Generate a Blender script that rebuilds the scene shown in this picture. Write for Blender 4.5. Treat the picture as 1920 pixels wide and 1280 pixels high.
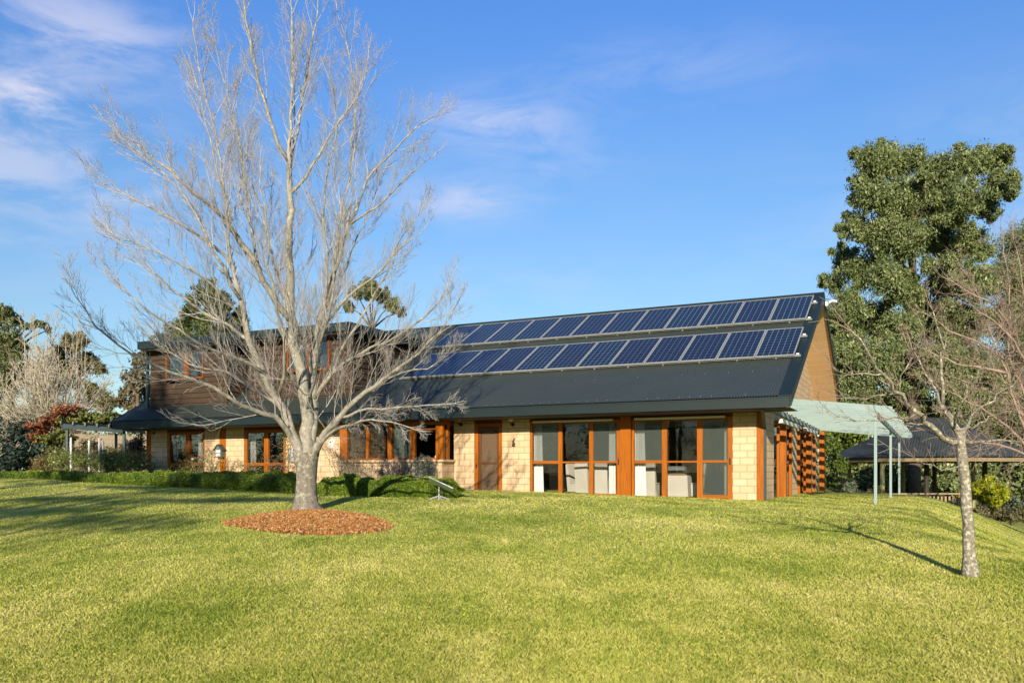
import bpy, math, random
import numpy as np
from mathutils import Vector, Matrix
R = math.radians
sc = bpy.context.scene
for o in list(bpy.data.objects): bpy.data.objects.remove(o)
COL = sc.collection

# ------------------------------------------------------------------ camera
F, CX, HY = 1587.0, 960.0, 884.0            # focal length, centre and horizon measured in photo pixels
cam_d = bpy.data.cameras.new("camera"); cam = bpy.data.objects.new("camera", cam_d); COL.objects.link(cam)
cam.location = (0, 0, 0); cam.rotation_euler = (R(90), 0, 0)
cam_d.sensor_width = 36; cam_d.lens = 36*F/1920; cam_d.shift_y = (HY-640)/1920
cam_d.clip_start = .1; cam_d.clip_end = 6000
sc.camera = cam

# ------------------------------------------------------------------ sun, sky, exposure
SUN_EL = 17.0
LX, LY = 0.120, 0.993                        # where sunlight travels on the ground plane
sun_rot = math.atan2(-LX, -LY)
w = bpy.data.worlds.new("World"); sc.world = w; w.use_nodes = True
nt = w.node_tree; nt.nodes.clear()
N = nt.nodes.new; Lk = nt.links.new
out = N('ShaderNodeOutputWorld'); bg = N('ShaderNodeBackground'); bg.inputs['Strength'].default_value = .066
sky = N('ShaderNodeTexSky'); sky.sky_type = 'NISHITA'; sky.sun_disc = False
sky.sun_elevation = R(SUN_EL); sky.sun_rotation = sun_rot
sky.air_density = 1.0; sky.dust_density = .35; sky.ozone_density = 3.2; sky.altitude = 50
tc = N('ShaderNodeTexCoord')
hsv = N('ShaderNodeHueSaturation'); hsv.inputs['Saturation'].default_value = 1.0; hsv.inputs['Value'].default_value = 1.0
Lk(sky.outputs[0], hsv.inputs['Color'])
def mth(tree, op, a=None, b=None, c=None, clamp=False):
    n = tree.nodes.new('ShaderNodeMath'); n.operation = op; n.use_clamp = clamp
    for i, v in enumerate((a, b, c)):
        if v is None: continue
        if isinstance(v, (int, float)): n.inputs[i].default_value = v
        else: tree.links.new(v, n.inputs[i])
    return n.outputs[0]
def pxdir(px, py):
    v = Vector(((px-CX)/F, 1, (HY-py)/F)); return v.normalized()
# thin cirrus: soft patches of noise on the sky sphere
mp = N('ShaderNodeMapping'); mp.inputs['Scale'].default_value = (4.5, 4.5, 15); mp.inputs['Rotation'].default_value = (0, R(8), 0)
Lk(tc.outputs['Generated'], mp.inputs['Vector'])
nz = N('ShaderNodeTexNoise'); nz.inputs['Scale'].default_value = 1.6; nz.inputs['Detail'].default_value = 12; nz.inputs['Roughness'].default_value = .62
nz.inputs['Distortion'].default_value = .5
Lk(mp.outputs[0], nz.inputs['Vector'])
sep = N('ShaderNodeSeparateXYZ'); Lk(tc.outputs['Generated'], sep.inputs[0])
total = None
for (px, py, sx, sz, amp) in [(30, 15, .11, .045, .42), (50, 190, .055, .022, .9), (215, 80, .07, .03, .35), (915, 225, .06, .020, .8), (870, 372, .06, .022, .62), (1240, 130, .14, .03, .2),
                              (120, 325, .14, .04, .15), (-500, 200, .3, .08, .6), (2500, 250, .3, .08, .5), (1000, 540, .12, .03, .16), (1045, 290, .08, .03, .22)]:
    d = pxdir(px, py)
    ux = Vector((d.y, -d.x, 0)).normalized(); uz = ux.cross(d)
    def dotn(v):
        n = N('ShaderNodeVectorMath'); n.operation = 'DOT_PRODUCT'; n.inputs[1].default_value = v
        Lk(tc.outputs['Generated'], n.inputs[0]); return n.outputs['Value']
    a = mth(nt, 'DIVIDE', dotn(ux), sx); b = mth(nt, 'DIVIDE', dotn(uz), sz)
    r2 = mth(nt, 'ADD', mth(nt, 'MULTIPLY', a, a), mth(nt, 'MULTIPLY', b, b))
    g = mth(nt, 'MULTIPLY', mth(nt, 'POWER', 2.718, mth(nt, 'MULTIPLY', r2, -.8)), amp)
    fr = mth(nt, 'GREATER_THAN', dotn(d), 0)
    g = mth(nt, 'MULTIPLY', g, fr)
    total = g if total is None else mth(nt, 'ADD', total, g)
nmask = N('ShaderNodeMapRange'); nmask.interpolation_type = 'SMOOTHSTEP'
nmask.inputs['From Min'].default_value = .36; nmask.inputs['From Max'].default_value = .68
Lk(nz.outputs['Fac'], nmask.inputs['Value'])
cl = mth(nt, 'MULTIPLY', mth(nt, 'MULTIPLY', total, nmask.outputs[0]), .85, clamp=True)
mix = N('ShaderNodeMix'); mix.data_type = 'RGBA'
zr_ = N('ShaderNodeValToRGB'); e_ = zr_.color_ramp.elements; e_.new(.33)
for el_, (p_, c_) in zip(e_, ((.12, (.57, .585, .56)), (.33, (.54, .66, .76)), (.50, (.45, .68, .98)))): el_.position = p_; el_.color = (*c_, 1)
Lk(sep.outputs['Z'], zr_.inputs[0])
mul_ = N('ShaderNodeMix'); mul_.data_type = 'RGBA'; mul_.blend_type = 'MULTIPLY'; mul_.inputs['Factor'].default_value = 1
Lk(hsv.outputs[0], mul_.inputs['A']); Lk(zr_.outputs[0], mul_.inputs['B'])
hsv.inputs['Value'].default_value = 1.85
Lk(cl, mix.inputs['Factor']); Lk(mul_.outputs['Result'], mix.inputs['A']); mix.inputs['B'].default_value = (6.3, 6.2, 7.2, 1)
Lk(mix.outputs['Result'], bg.inputs['Color']); Lk(bg.outputs[0], out.inputs['Surface'])

sd = bpy.data.lights.new("sun", 'SUN'); sun = bpy.data.objects.new("sun", sd); COL.objects.link(sun)
sd.energy = 5.0; sd.angle = R(.5); sd.color = (1, .87, .68)
ldir = Vector((LX*math.cos(R(SUN_EL)), LY*math.cos(R(SUN_EL)), -math.sin(R(SUN_EL)))).normalized()
sun.rotation_euler = ldir.to_track_quat('-Z', 'Y').to_euler(); sun.location = (-8, -30, 20)
sc.view_settings.view_transform = 'Standard'; sc.view_settings.look = 'None'
sc.view_settings.exposure = 0.96; sc.view_settings.gamma = 1
sc.render.engine = 'CYCLES'
sc.cycles.max_bounces = 8; sc.cycles.transparent_max_bounces = 16; sc.cycles.diffuse_bounces = 3; sc.cycles.glossy_bounces = 3
sc.cycles.caustics_reflective = False; sc.cycles.caustics_refractive = False
sc.cycles.use_denoising = True

# ------------------------------------------------------------------ frames of reference
HE = Vector((7.33, 22.2, 0))                 # front right corner of the house's eave
HN = Vector((.4432, .8964, 0)); HX = Vector((.8964, -.4432, 0))
HROT = math.atan2(HX.y, HX.x)
HM = Matrix.Translation(HE) @ Matrix.Rotation(HROT, 4, 'Z')
# house-local coordinates: x to the right along the front (negative = along the house), y back, z up
def a_of(px, s):                             # metres along the front (leftwards) of a point seen at px on depth s
    r = (px-CX)/F; X0 = HE.x+HN.x*s; Y0 = HE.y+HN.y*s
    return (X0-r*Y0)/(HX.x + r*(-HX.y))
def s_of(px, a):
    r = (px-CX)/F; X0 = HE.x-HX.x*a; Y0 = HE.y-HX.y*a
    return (X0-r*Y0)/(r*HN.y-HN.x)
def hY(a, s): return HE.y-HX.y*a+HN.y*s
def z_of(py, a, s): return (HY-py)/F*hY(a, s)
PITCH = .536; EZ = 1.987; RIDGE = 7.72; ROOF_L = 26.0
def zroof(s): return EZ+PITCH*s if s <= RIDGE else EZ+PITCH*(2*RIDGE-s)
def roof_hit(px, py, off=0.):                # where a sight line meets the front slope -> a, s
    r = (px-CX)/F; q = (HY-py)/F
    # X = r Y ; z = q Y = EZ+off+PITCH s
    A = np.array([[-HX.x - r*(-HX.y), HN.x - r*HN.y], [q*(-HX.y), q*HN.y-PITCH]])
    B = np.array([r*HE.y-HE.x, EZ+off-q*HE.y])
    return np.linalg.solve(A, B)
def at(px, py, Y): return Vector(((px-CX)/F*Y, Y, (HY-py)/F*Y))
def sm(t): t = np.clip(t, 0, 1); return t*t*(3-2*t)
def ground(X, Y):
    X = np.asarray(X, float); Y = np.asarray(Y, float)
    rx, ry = X-HE.x, Y-HE.y
    a = -HX.x*rx - HX.y*ry; s = HN.x*rx+HN.y*ry
    p = np.sin(np.clip((s+19)/17.5, 0, 1)*math.pi/2)
    z = -1.6+.78*p+.0215*np.clip(a, -3, 30)*p
    z = z - 1.3*sm((-2.6-a)/4.4)*sm((s+12)/9)
    z = z - 1.1*sm((s-12.5)/6)*sm((1.5-a)/3)*(1-.85*sm((-2.6-a)/4.4))
    z = z + .012*np.sin(X*.9+1)*np.cos(Y*.7)+.008*np.sin(X*2.3+Y*1.7)
    return z
def gz(X, Y): return float(ground(X, Y))
def hit(px, py, Y0=3., Y1=90.):
    Ys = np.arange(Y0, Y1, .02); d = (HY-py)/F*Ys - ground((px-CX)/F*Ys, Ys)
    i = np.argmax(d < 0) if (d < 0).any() else len(Ys)-1
    Y = Ys[i]; X = (px-CX)/F*Y
    return Vector((X, Y, gz(X, Y)))
def H(a, s, z): return HM @ Vector((-a, s, z))

# ------------------------------------------------------------------ object helpers
def tag(o, label, cat, group=None, kind=None):
    if label: o['label'] = label
    if cat: o['category'] = cat
    if group: o['group'] = group
    if kind: o['kind'] = kind
    return o
def empty(name, label, cat, loc=(0, 0, 0), rz=0, group=None):
    o = bpy.data.objects.new(name, None); COL.objects.link(o); o.empty_display_size = .2
    o.location = loc; o.rotation_euler = (0, 0, rz)
    return tag(o, label, cat, group)
def copy_tree(o, parent=None):
    c = o.copy(); COL.objects.link(c); c.parent = parent
    for ch in list(o.children): copy_tree(ch, c)
    return c
def mesh_np(name, V, Fc, mat, parent=None, smooth=False, uv=True, rnd=None, loc=None, rz=0, face_n=None):
    """V (n,3), Fc list of tuples or (m,k) array"""
    me = bpy.data.meshes.new(name)
    V = np.asarray(V, np.float32)
    if isinstance(Fc, np.ndarray):
        m, k = Fc.shape
        me.vertices.add(len(V)); me.vertices.foreach_set('co', V.ravel())
        me.loops.add(m*k); me.loops.foreach_set('vertex_index', Fc.ravel().astype(np.int32))
        me.polygons.add(m); me.polygons.foreach_set('loop_start', np.arange(0, m*k, k, dtype=np.int32))
        me.polygons.foreach_set('loop_total', np.full(m, k, np.int32))
        me.update(calc_edges=True)
    else:
        me.from_pydata([tuple(v) for v in V.tolist()], [], Fc); me.update()
    if smooth: me.polygons.foreach_set('use_smooth', np.ones(len(me.polygons), bool))
    if rnd is not None:
        at_ = me.attributes.new('rnd', 'FLOAT', 'FACE'); at_.data.foreach_set('value', np.asarray(rnd, np.float32))
    if uv and len(me.polygons):
        nl = len(me.loops); vi = np.empty(nl, np.int32); me.loops.foreach_get('vertex_index', vi)
        npol = len(me.polygons); nr = np.empty(npol*3, np.float32); me.polygons.foreach_get('normal', nr); nr = nr.reshape(-1, 3)
        tot = np.empty(npol, np.int32); me.polygons.foreach_get('loop_total', tot)
        nn = np.repeat(nr, tot, axis=0)
        u = np.stack([-nn[:, 1], nn[:, 0], np.zeros(nl)], 1); l = np.linalg.norm(u, axis=1)
        flat = l < .05; u[flat] = (1, 0, 0); l[flat] = 1; u /= l[:, None]
        v = np.cross(nn, u); P = V[vi]
        uvs = np.stack([(P*u).sum(1), (P*v).sum(1)], 1).astype(np.float32)
        lay = me.uv_layers.new(name='UVMap'); lay.data.foreach_set('uv', uvs.ravel())
    o = bpy.data.objects.new(name, me); COL.objects.link(o)
    if mat: me.materials.append(mat)
    if parent: o.parent = parent
    if loc is not None: o.location = loc
    if rz: o.rotation_euler = (0, 0, rz)
    return o
class MB:
    def __init__(s): s.v = []; s.f = []
    def add(s, vs, fs):
        n = len(s.v); s.v += [tuple(v) for v in vs]; s.f += [tuple(i+n for i in f) for f in fs]; return s
    def box(s, x0, x1, y0, y1, z0, z1):
        x0, x1 = min(x0, x1), max(x0, x1); y0, y1 = min(y0, y1), max(y0, y1); z0, z1 = min(z0, z1), max(z0, z1)
        return s.add([(x0, y0, z0), (x1, y0, z0), (x1, y1, z0), (x0, y1, z0), (x0, y0, z1), (x1, y0, z1), (x1, y1, z1), (x0, y1, z1)],
                     [(0, 3, 2, 1), (4, 5, 6, 7), (0, 1, 5, 4), (1, 2, 6, 5), (2, 3, 7, 6), (3, 0, 4, 7)])
    def bbox(s, x0, x1, y0, y1, z0, z1, b=.01):
        """box with chamfered vertical and horizontal edges (superellipse-free simple chamfer)"""
        x0, x1 = min(x0, x1), max(x0, x1); y0, y1 = min(y0, y1), max(y0, y1); z0, z1 = min(z0, z1), max(z0, z1)
        b = min(b, (x1-x0)*.45, (y1-y0)*.45, (z1-z0)*.45)
        rings = []
        for z, k in ((z0, b), (z0+b, 0), (z1-b, 0), (z1, b)):
            c = b+k
            rings.append([(x0+c, y0+k, z), (x1-c, y0+k, z), (x1-k, y0+c, z), (x1-k, y1-c, z), (x1-c, y1-k, z), (x0+c, y1-k, z), (x0+k, y1-c, z), (x0+k, y0+c, z)])
        vs = sum(rings, []); fs = [tuple(range(7, -1, -1)), tuple(range(24, 32))]
        for r in range(3):
            for i in range(8): j = (i+1) % 8; fs.append((r*8+i, r*8+j, r*8+8+j, r*8+8+i))
        return s.add(vs, fs)
    def prism(s, poly, d):
        """poly: list of 3D points (planar), d: extrusion vector"""
        n = len(poly); d = Vector(d); P = [Vector(p) for p in poly]
        nrm = (P[1]-P[0]).cross(P[2]-P[0])
        if nrm.dot(d) > 0: P = P[::-1]
        return s.add(P+[p+d for p in P], [tuple(range(n)), tuple(range(2*n-1, n-1, -1))]+[(i, i+n, (i+1) % n+n, (i+1) % n) for i in range(n)])
    def beam(s, p, q, wd, ht, up=(0, 0, 1)):
        p = Vector(p); q = Vector(q); t = (q-p).normalized(); u = Vector(up); x = t.cross(u).normalized(); y = x.cross(t)
        c = [p+x*(wd/2*i)+y*(ht/2*j) for i, j in ((-1, -1), (1, -1), (1, 1), (-1, 1))]
        return s.prism(c, q-p)
    def tube(s, pts, rad, k=8, cap=True):
        pts = [Vector(p) for p in pts]; n = len(pts); rings = []
        t0 = (pts[1]-pts[0]).normalized(); u = t0.orthogonal().normalized()
        vs = []
        for i, p in enumerate(pts):
            t = (pts[min(i+1, n-1)]-pts[max(i-1, 0)]).normalized()
            u = (u-t*u.dot(t))
            u = u.normalized() if u.length > 1e-6 else t.orthogonal().normalized()
            v = t.cross(u); r = rad[i] if not isinstance(rad, (int, float)) else rad
            for j in range(k):
                an = 2*math.pi*j/k; vs.append(p+u*(r*math.cos(an))+v*(r*math.sin(an)))
        fs = []
        for i in range(n-1):
            for j in range(k): fs.append((i*k+j, i*k+(j+1) % k, (i+1)*k+(j+1) % k, (i+1)*k+j))
        if cap: fs += [tuple(range(k-1, -1, -1)), tuple((n-1)*k+j for j in range(k))]
        return s.add(vs, fs)
    def lathe(s, prof, c=(0, 0, 0), k=16):
        c = Vector(c); vs = []
        for r, z in prof:
            for j in range(k): vs.append(c+Vector((r*math.cos(2*math.pi*j/k), r*math.sin(2*math.pi*j/k), z)))
        fs = [(i*k+j, i*k+(j+1) % k, (i+1)*k+(j+1) % k, (i+1)*k+j) for i in range(len(prof)-1) for j in range(k)]
        fs += [tuple(range(k-1, -1, -1)), tuple((len(prof)-1)*k+j for j in range(k))]
        return s.add(vs, fs)
    def build(s, name, mat, parent=None, origin=None, M=None, smooth=False, label=None, loc=None, rz=0):
        V = np.array([tuple(v) for v in s.v], np.float64)
        if origin is not None: V = V-np.array(origin)
        if M is not None:
            m = np.array(M); V = V@m[:3, :3].T+m[:3, 3]
        o = mesh_np(name, V, s.f, mat, parent, smooth, loc=loc, rz=rz)
        if label: o['label'] = label
        return o
def hthing(name, label, cat, a, s, z, group=None): return empty(name, label, cat, H(a, s, z), HROT, group)
def hbuild(mb, name, mat, label, cat, org, group=None, smooth=False):
    """single-mesh thing whose vertices are in house-local coordinates; org = (a,s,z)"""
    o = mb.build(name, mat, None, origin=(-org[0], org[1], org[2]), smooth=smooth, loc=H(*org), rz=HROT)
    return tag(o, label, cat, group)

# ------------------------------------------------------------------ materials
MATS = {}
ALB = .74                                    # overall albedo level that goes with the exposure
def alb(c): return tuple(x*ALB for x in c)
def newmat(name):
    m = bpy.data.materials.new(name); m.use_nodes = True; t = m.node_tree; t.nodes.clear()
    o = t.nodes.new('ShaderNodeOutputMaterial'); b = t.nodes.new('ShaderNodeBsdfPrincipled'); t.links.new(b.outputs[0], o.inputs[0])
    MATS[name] = m
    return m, t, b, o
def nd(t, typ, **kw):
    n = t.nodes.new(typ)
    for k, v in kw.items():
        if k in n.inputs.keys(): n.inputs[k].default_value = v
        else: setattr(n, k, v)
    return n
def rgb(c): return (c[0], c[1], c[2], 1)
def ramp(t, fac, stops):
    n = t.nodes.new('ShaderNodeValToRGB'); e = n.color_ramp.elements
    while len(e) < len(stops): e.new(.5)
    for i, (p, c) in enumerate(stops): e[i].position = p; e[i].color = rgb(c)
    t.links.new(fac, n.inputs[0]); return n.outputs[0]
def mixc(t, fac, a, b, mode='MIX'):
    n = t.nodes.new('ShaderNodeMix'); n.data_type = 'RGBA'; n.blend_type = mode
    for k, v in (('Factor', fac), ('A', a), ('B', b)):
        if isinstance(v, (int, float)): n.inputs[k].default_value = v
        elif isinstance(v, tuple): n.inputs[k].default_value = rgb(v)
        else: t.links.new(v, n.inputs[k])
    return n.outputs['Result']
def coord(t, kind='Object', scale=(1, 1, 1)):
    c = t.nodes.new('ShaderNodeTexCoord'); m = t.nodes.new('ShaderNodeMapping'); m.inputs['Scale'].default_value = scale
    t.links.new(c.outputs[kind], m.inputs[0]); return m.outputs[0]
def noise(t, vec, scale, detail=4, rough=.55):
    n = nd(t, 'ShaderNodeTexNoise', Scale=scale, Detail=detail, Roughness=rough)
    if vec is not None: t.links.new(vec, n.inputs['Vector'])
    return n.outputs['Fac']
def bump(t, b, h, strength=.3, dist=.01):
    n = nd(t, 'ShaderNodeBump', Strength=strength, Distance=dist); t.links.new(h, n.inputs['Height']); t.links.new(n.outputs[0], b.inputs['Normal'])
def simple(name, col, rough=.6, var=.25, scale=6, metal=0, bmp=.15, stretch=(1, 1, 1), spec=.5, kind='Object'):
    if name in MATS: return MATS[name]
    col = alb(col)
    m, t, b, o = newmat(name)
    f = noise(t, coord(t, kind, stretch), scale, 6)
    c = ramp(t, f, [(.25, tuple(x*(1-var) for x in col)), (.75, tuple(min(1, x*(1+var)) for x in col))])
    t.links.new(c, b.inputs['Base Color']); b.inputs['Roughness'].default_value = rough; b.inputs['Metallic'].default_value = metal
    b.inputs['Specular IOR Level'].default_value = spec
    if bmp: bump(t, b, f, bmp, .01)
    return m
def wood(name, col, axis='Z', rough=.45, var=.48, coat=0.0):
    col = alb(col); m, t, b, o = newmat(name)
    st = {'Z': (14, 14, .7), 'X': (.7, 14, 14), 'Y': (14, .7, 14)}[axis]
    f = noise(t, coord(t, 'Object', st), 2.2, 7, .62); g = noise(t, coord(t, 'Object', (1, 1, 1)), 1.3, 3)
    c = ramp(t, f, [(.28, tuple(x*(1-var) for x in col)), (.5, col), (.75, tuple(x*(1+var*.8) for x in col))])
    c = mixc(t, mth(t, 'MULTIPLY', g, .55), c, tuple(x*.55 for x in col))
    t.links.new(c, b.inputs['Base Color']); b.inputs['Roughness'].default_value = rough; b.inputs['Specular IOR Level'].default_value = .2
    bump(t, b, f, .25, .004)
    return m
WOOD_V = wood('stained timber upright', (.375, .107, .004), 'Z')
WOOD_H = wood('stained timber rail', (.36, .100, .004), 'X')
WOOD_S = wood('stained timber side rail', (.36, .100, .004), 'Y')
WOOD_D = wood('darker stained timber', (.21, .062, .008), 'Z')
WOOD_RED = wood('red brown stained beam', (.15, .03, .008), 'X')
CLAD = wood('weathered brown board', (.064, .041, .024), 'X', .8, .5)
CLAD_S = wood('weathered brown side board', (.064, .041, .024), 'Y', .8, .5)
PINE = None
def brickmat(name, c1, c2, mortar, bw=.4, bh=.2, ms=.009, off=.5, bmp=.5, scale=True):
    if scale: c1, c2, mortar = alb(c1), alb(c2), alb(mortar)
    m, t, b, o = newmat(name)
    uv = coord(t, 'UV')
    br = nd(t, 'ShaderNodeTexBrick', Scale=1.0); br.offset = off
    br.inputs['Color1'].default_value = rgb(c1); br.inputs['Color2'].default_value = rgb(c2); br.inputs['Mortar'].default_value = rgb(mortar)
    br.inputs['Mortar Size'].default_value = ms; br.inputs['Mortar Smooth'].default_value = .35; br.inputs['Brick Width'].default_value = bw; br.inputs['Row Height'].default_value = bh
    t.links.new(uv, br.inputs['Vector'])
    f = noise(t, uv, 9, 8, .65); g = noise(t, uv, .9, 4)
    c = mixc(t, mth(t, 'MULTIPLY', f, .3), br.outputs['Color'], tuple(x*.55 for x in c1))
    c = mixc(t, mth(t, 'MULTIPLY', g, .22), c, tuple(x*.72 for x in c2))
    t.links.new(c, b.inputs['Base Color']); b.inputs['Roughness'].default_value = .9; b.inputs['Specular IOR Level'].default_value = .2
    h = mth(t, 'ADD', mth(t, 'MULTIPLY', br.outputs['Fac'], -1.0), mth(t, 'MULTIPLY', f, .35))
    bump(t, b, h, bmp, .012)
    return m
BRICK = brickmat('cream block', (.73, .54, .345), (.62, .445, .265), (.34, .25, .15), ms=.012)
PINE = brickmat('pine lining board', (.78, .52, .29), (.70, .45, .235), (.10, .05, .02), bw=3.2, bh=.11, ms=.004, off=.37, bmp=.3, scale=False)
m, t, b, o_ = newmat('charcoal roof sheet')
uv = coord(t, 'UV'); sx = nd(t, 'ShaderNodeSeparateXYZ'); t.links.new(uv, sx.inputs[0])
f = noise(t, coord(t, 'UV', (9, .5, 1)), 2, 6, .65); g = noise(t, coord(t, 'UV', (.5, .8, 1)), 1.1, 5, .6)
wn = nd(t, 'ShaderNodeTexWhiteNoise'); wn.noise_dimensions = '1D'; t.links.new(mth(t, 'FLOOR', mth(t, 'DIVIDE', sx.outputs[0], .762)), wn.inputs['W'])
c = ramp(t, mth(t, 'ADD', mth(t, 'MULTIPLY', f, .55), mth(t, 'MULTIPLY', g, .5)), [(.35, (.026, .034, .030)), (.55, (.038, .047, .042)), (.72, (.054, .063, .056))])
c = mixc(t, mth(t, 'MULTIPLY', wn.outputs['Value'], .30), c, (.02, .026, .024))
rib_shade = mth(t, 'MULTIPLY', mth(t, 'SUBTRACT', .5, mth(t, 'MULTIPLY', mth(t, 'COSINE', mth(t, 'MULTIPLY', sx.outputs[0], 2*math.pi/.076)), .5)), .55)   # shade painted into the valleys so the ribs stand out
c = mixc(t, rib_shade, c, (.012, .016, .015))
t.links.new(c, b.inputs['Base Color']); b.inputs['Roughness'].default_value = .38; b.inputs['Specular IOR Level'].default_value = .32
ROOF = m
ROOF_F = simple('charcoal painted fascia', (.0105, .0215, .0235), .5, .12, 1.2, bmp=0, spec=.25)
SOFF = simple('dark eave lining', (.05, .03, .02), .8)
MINT = None
def mint(name, axis):
    m, t, b, o = newmat(name)
    st = {'X': (.8, 16, 16), 'Z': (16, 16, .8), 'Y': (16, .8, 16)}[axis]
    f = noise(t, coord(t, 'Object', st), 2, 6, .6); g = noise(t, coord(t, 'Object'), 2.5, 5, .7)
    c = ramp(t, f, [(.3, alb((.20, .29, .285))), (.7, alb((.28, .37, .36)))])
    k = ramp(t, g, [(.6, (0, 0, 0)), (.78, (1, 1, 1))])
    c = mixc(t, mth(t, 'MULTIPLY', k, .4), c, (.14, .17, .15))
    t.links.new(c, b.inputs['Base Color']); b.inputs['Roughness'].default_value = .75
    return m
MINT_X = mint('faded mint paint slat', 'X'); MINT_Z = mint('faded mint paint post', 'Z'); MINT_Y = mint('faded mint paint beam', 'Y')
DGREEN = simple('dark green paint', (.012, .036, .036), .5, .2, 4)
BLACK = simple('black iron', (.012, .012, .013), .5, .1)
WHITEP = simple('white paint', (.72, .72, .70), .5, .06)
ALU = simple('aluminium frame', (.30, .325, .32), .5, .15, 5, metal=.1, bmp=0)
WHITEF = simple('white metal', (.8, .8, .8), .4, .05, bmp=0)
LINEN = simple('pale linen cover', (.50, .46, .42), .95, .08, 3)
CURT = simple('white curtain cloth', (.80, .80, .80), .95, .06, 4, bmp=0)
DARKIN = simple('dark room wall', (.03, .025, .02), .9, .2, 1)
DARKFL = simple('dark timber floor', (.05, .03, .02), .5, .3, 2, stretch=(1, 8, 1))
MESHM = None
def glassmat(name, tint=(.92, .95, .94), dark=1.0):
    m, t, b, o = newmat(name); t.nodes.remove(b)
    fr = nd(t, 'ShaderNodeFresnel', IOR=1.52); tr = nd(t, 'ShaderNodeBsdfTransparent'); tr.inputs[0].default_value = rgb(tint)
    gl = nd(t, 'ShaderNodeBsdfGlossy', Roughness=.0); mx = nd(t, 'ShaderNodeMixShader')
    f2 = noise(t, coord(t, 'Object'), 1.1, 2)
    bp = nd(t, 'ShaderNodeBump', Strength=.02, Distance=.05); t.links.new(f2, bp.inputs['Height']); t.links.new(bp.outputs[0], gl.inputs['Normal'])
    fac = mth(t, 'MULTIPLY', fr.outputs[0], .8, clamp=True)
    t.links.new(fac, mx.inputs[0]); t.links.new(tr.outputs[0], mx.inputs[1]); t.links.new(gl.outputs[0], mx.inputs[2])
    t.links.new(mx.outputs[0], o.inputs[0]); return m
GLASS = glassmat('window glass', (.955, .97, .96))
def screenmat(name, col, op):
    m, t, b, o = newmat(name)
    b.inputs['Base Color'].default_value = rgb(col); b.inputs['Roughness'].default_value = .8
    tr = nd(t, 'ShaderNodeBsdfTransparent'); mx = nd(t, 'ShaderNodeMixShader')
    mx.inputs[0].default_value = op
    t.links.new(tr.outputs[0], mx.inputs[1]); t.links.new(b.outputs[0], mx.inputs[2]); t.links.new(mx.outputs[0], o.inputs[0]); return m
FLYS = screenmat('grey fly screen', (.065, .085, .075), .27)
FLYD = screenmat('brown door screen', (.13, .085, .05), .45)
def solarmat():
    m, t, b, o = newmat('solar cells')
    uv = coord(t, 'UV')
    # cells: UV is metres on the panel (generated separately, centred)
    sp = nd(t, 'ShaderNodeSeparateXYZ'); t.links.new(uv, sp.inputs[0])
    def ln(o_, w_):
        return mth(t, 'GREATER_THAN', mth(t, 'ABSOLUTE', mth(t, 'SUBTRACT', mth(t, 'FRACT', o_), .5)), .5-w_)
    lu, lv = ln(sp.outputs[0], .042), ln(sp.outputs[1], .055)
    bz = noise(t, uv, .9, 3)
    base = mixc(t, bz, (.0035, .0085, .019), (.007, .013, .028))
    base = mixc(t, mth(t, 'MULTIPLY', lv, .30), base, (.19, .24, .29))
    base = mixc(t, mth(t, 'MULTIPLY', lu, .65), base, (.22, .28, .33))
    oi = nd(t, 'ShaderNodeObjectInfo')
    v = nd(t, 'ShaderNodeTexVoronoi', Scale=26); t.links.new(uv, v.inputs['Vector'])
    c = mixc(t, mth(t, 'MULTIPLY', v.outputs['Distance'], .3), base, (.010, .020, .045))
    c = mixc(t, mth(t, 'MULTIPLY', oi.outputs['Random'], .45), c, (.012, .011, .028))
    t.links.new(c, b.inputs['Base Color']); b.inputs['Roughness'].default_value = .10; b.inputs['Specular IOR Level'].default_value = .17
    return m
SOLAR = solarmat()
def leafmat(name, dark, mid, light, trans=.25, rough=.5):
    dark, mid, light = alb(dark), alb(mid), alb(light); m, t, b, o = newmat(name)
    at_ = nd(t, 'ShaderNodeAttribute', attribute_name='rnd')
    c = ramp(t, at_.outputs['Fac'], [(0, dark), (.5, mid), (1, light)])
    b.inputs['Roughness'].default_value = rough; b.inputs['Specular IOR Level'].default_value = .3
    t.links.new(c, b.inputs['Base Color'])
    tl = nd(t, 'ShaderNodeBsdfTranslucent'); t.links.new(c, tl.inputs[0])
    mx = nd(t, 'ShaderNodeMixShader'); mx.inputs[0].default_value = trans
    t.links.new(b.outputs[0], mx.inputs[1]); t.links.new(tl.outputs[0], mx.inputs[2]); t.links.new(mx.outputs[0], o.inputs[0])
    return m
def barkmat(name, c1, c2, c3, scale=6, zs=.35, bmp=.6):
    c1, c2, c3 = alb(c1), alb(c2), alb(c3)
    m, t, b, o = newmat(name)
    f = noise(t, coord(t, 'Object', (1, 1, zs)), scale, 9, .7); g = noise(t, coord(t, 'Object'), scale*.8, 5, .6)
    c = ramp(t, f, [(.32, c1), (.5, c2), (.66, c2)])
    k = ramp(t, g, [(.52, (0, 0, 0)), (.62, (1, 1, 1))])
    c = mixc(t, mth(t, 'MULTIPLY', k, .75), c, c3)
    t.links.new(c, b.inputs['Base Color']); b.inputs['Roughness'].default_value = .95; b.inputs['Specular IOR Level'].default_value = .15
    bump(t, b, f, bmp, .02)
    return m
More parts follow.
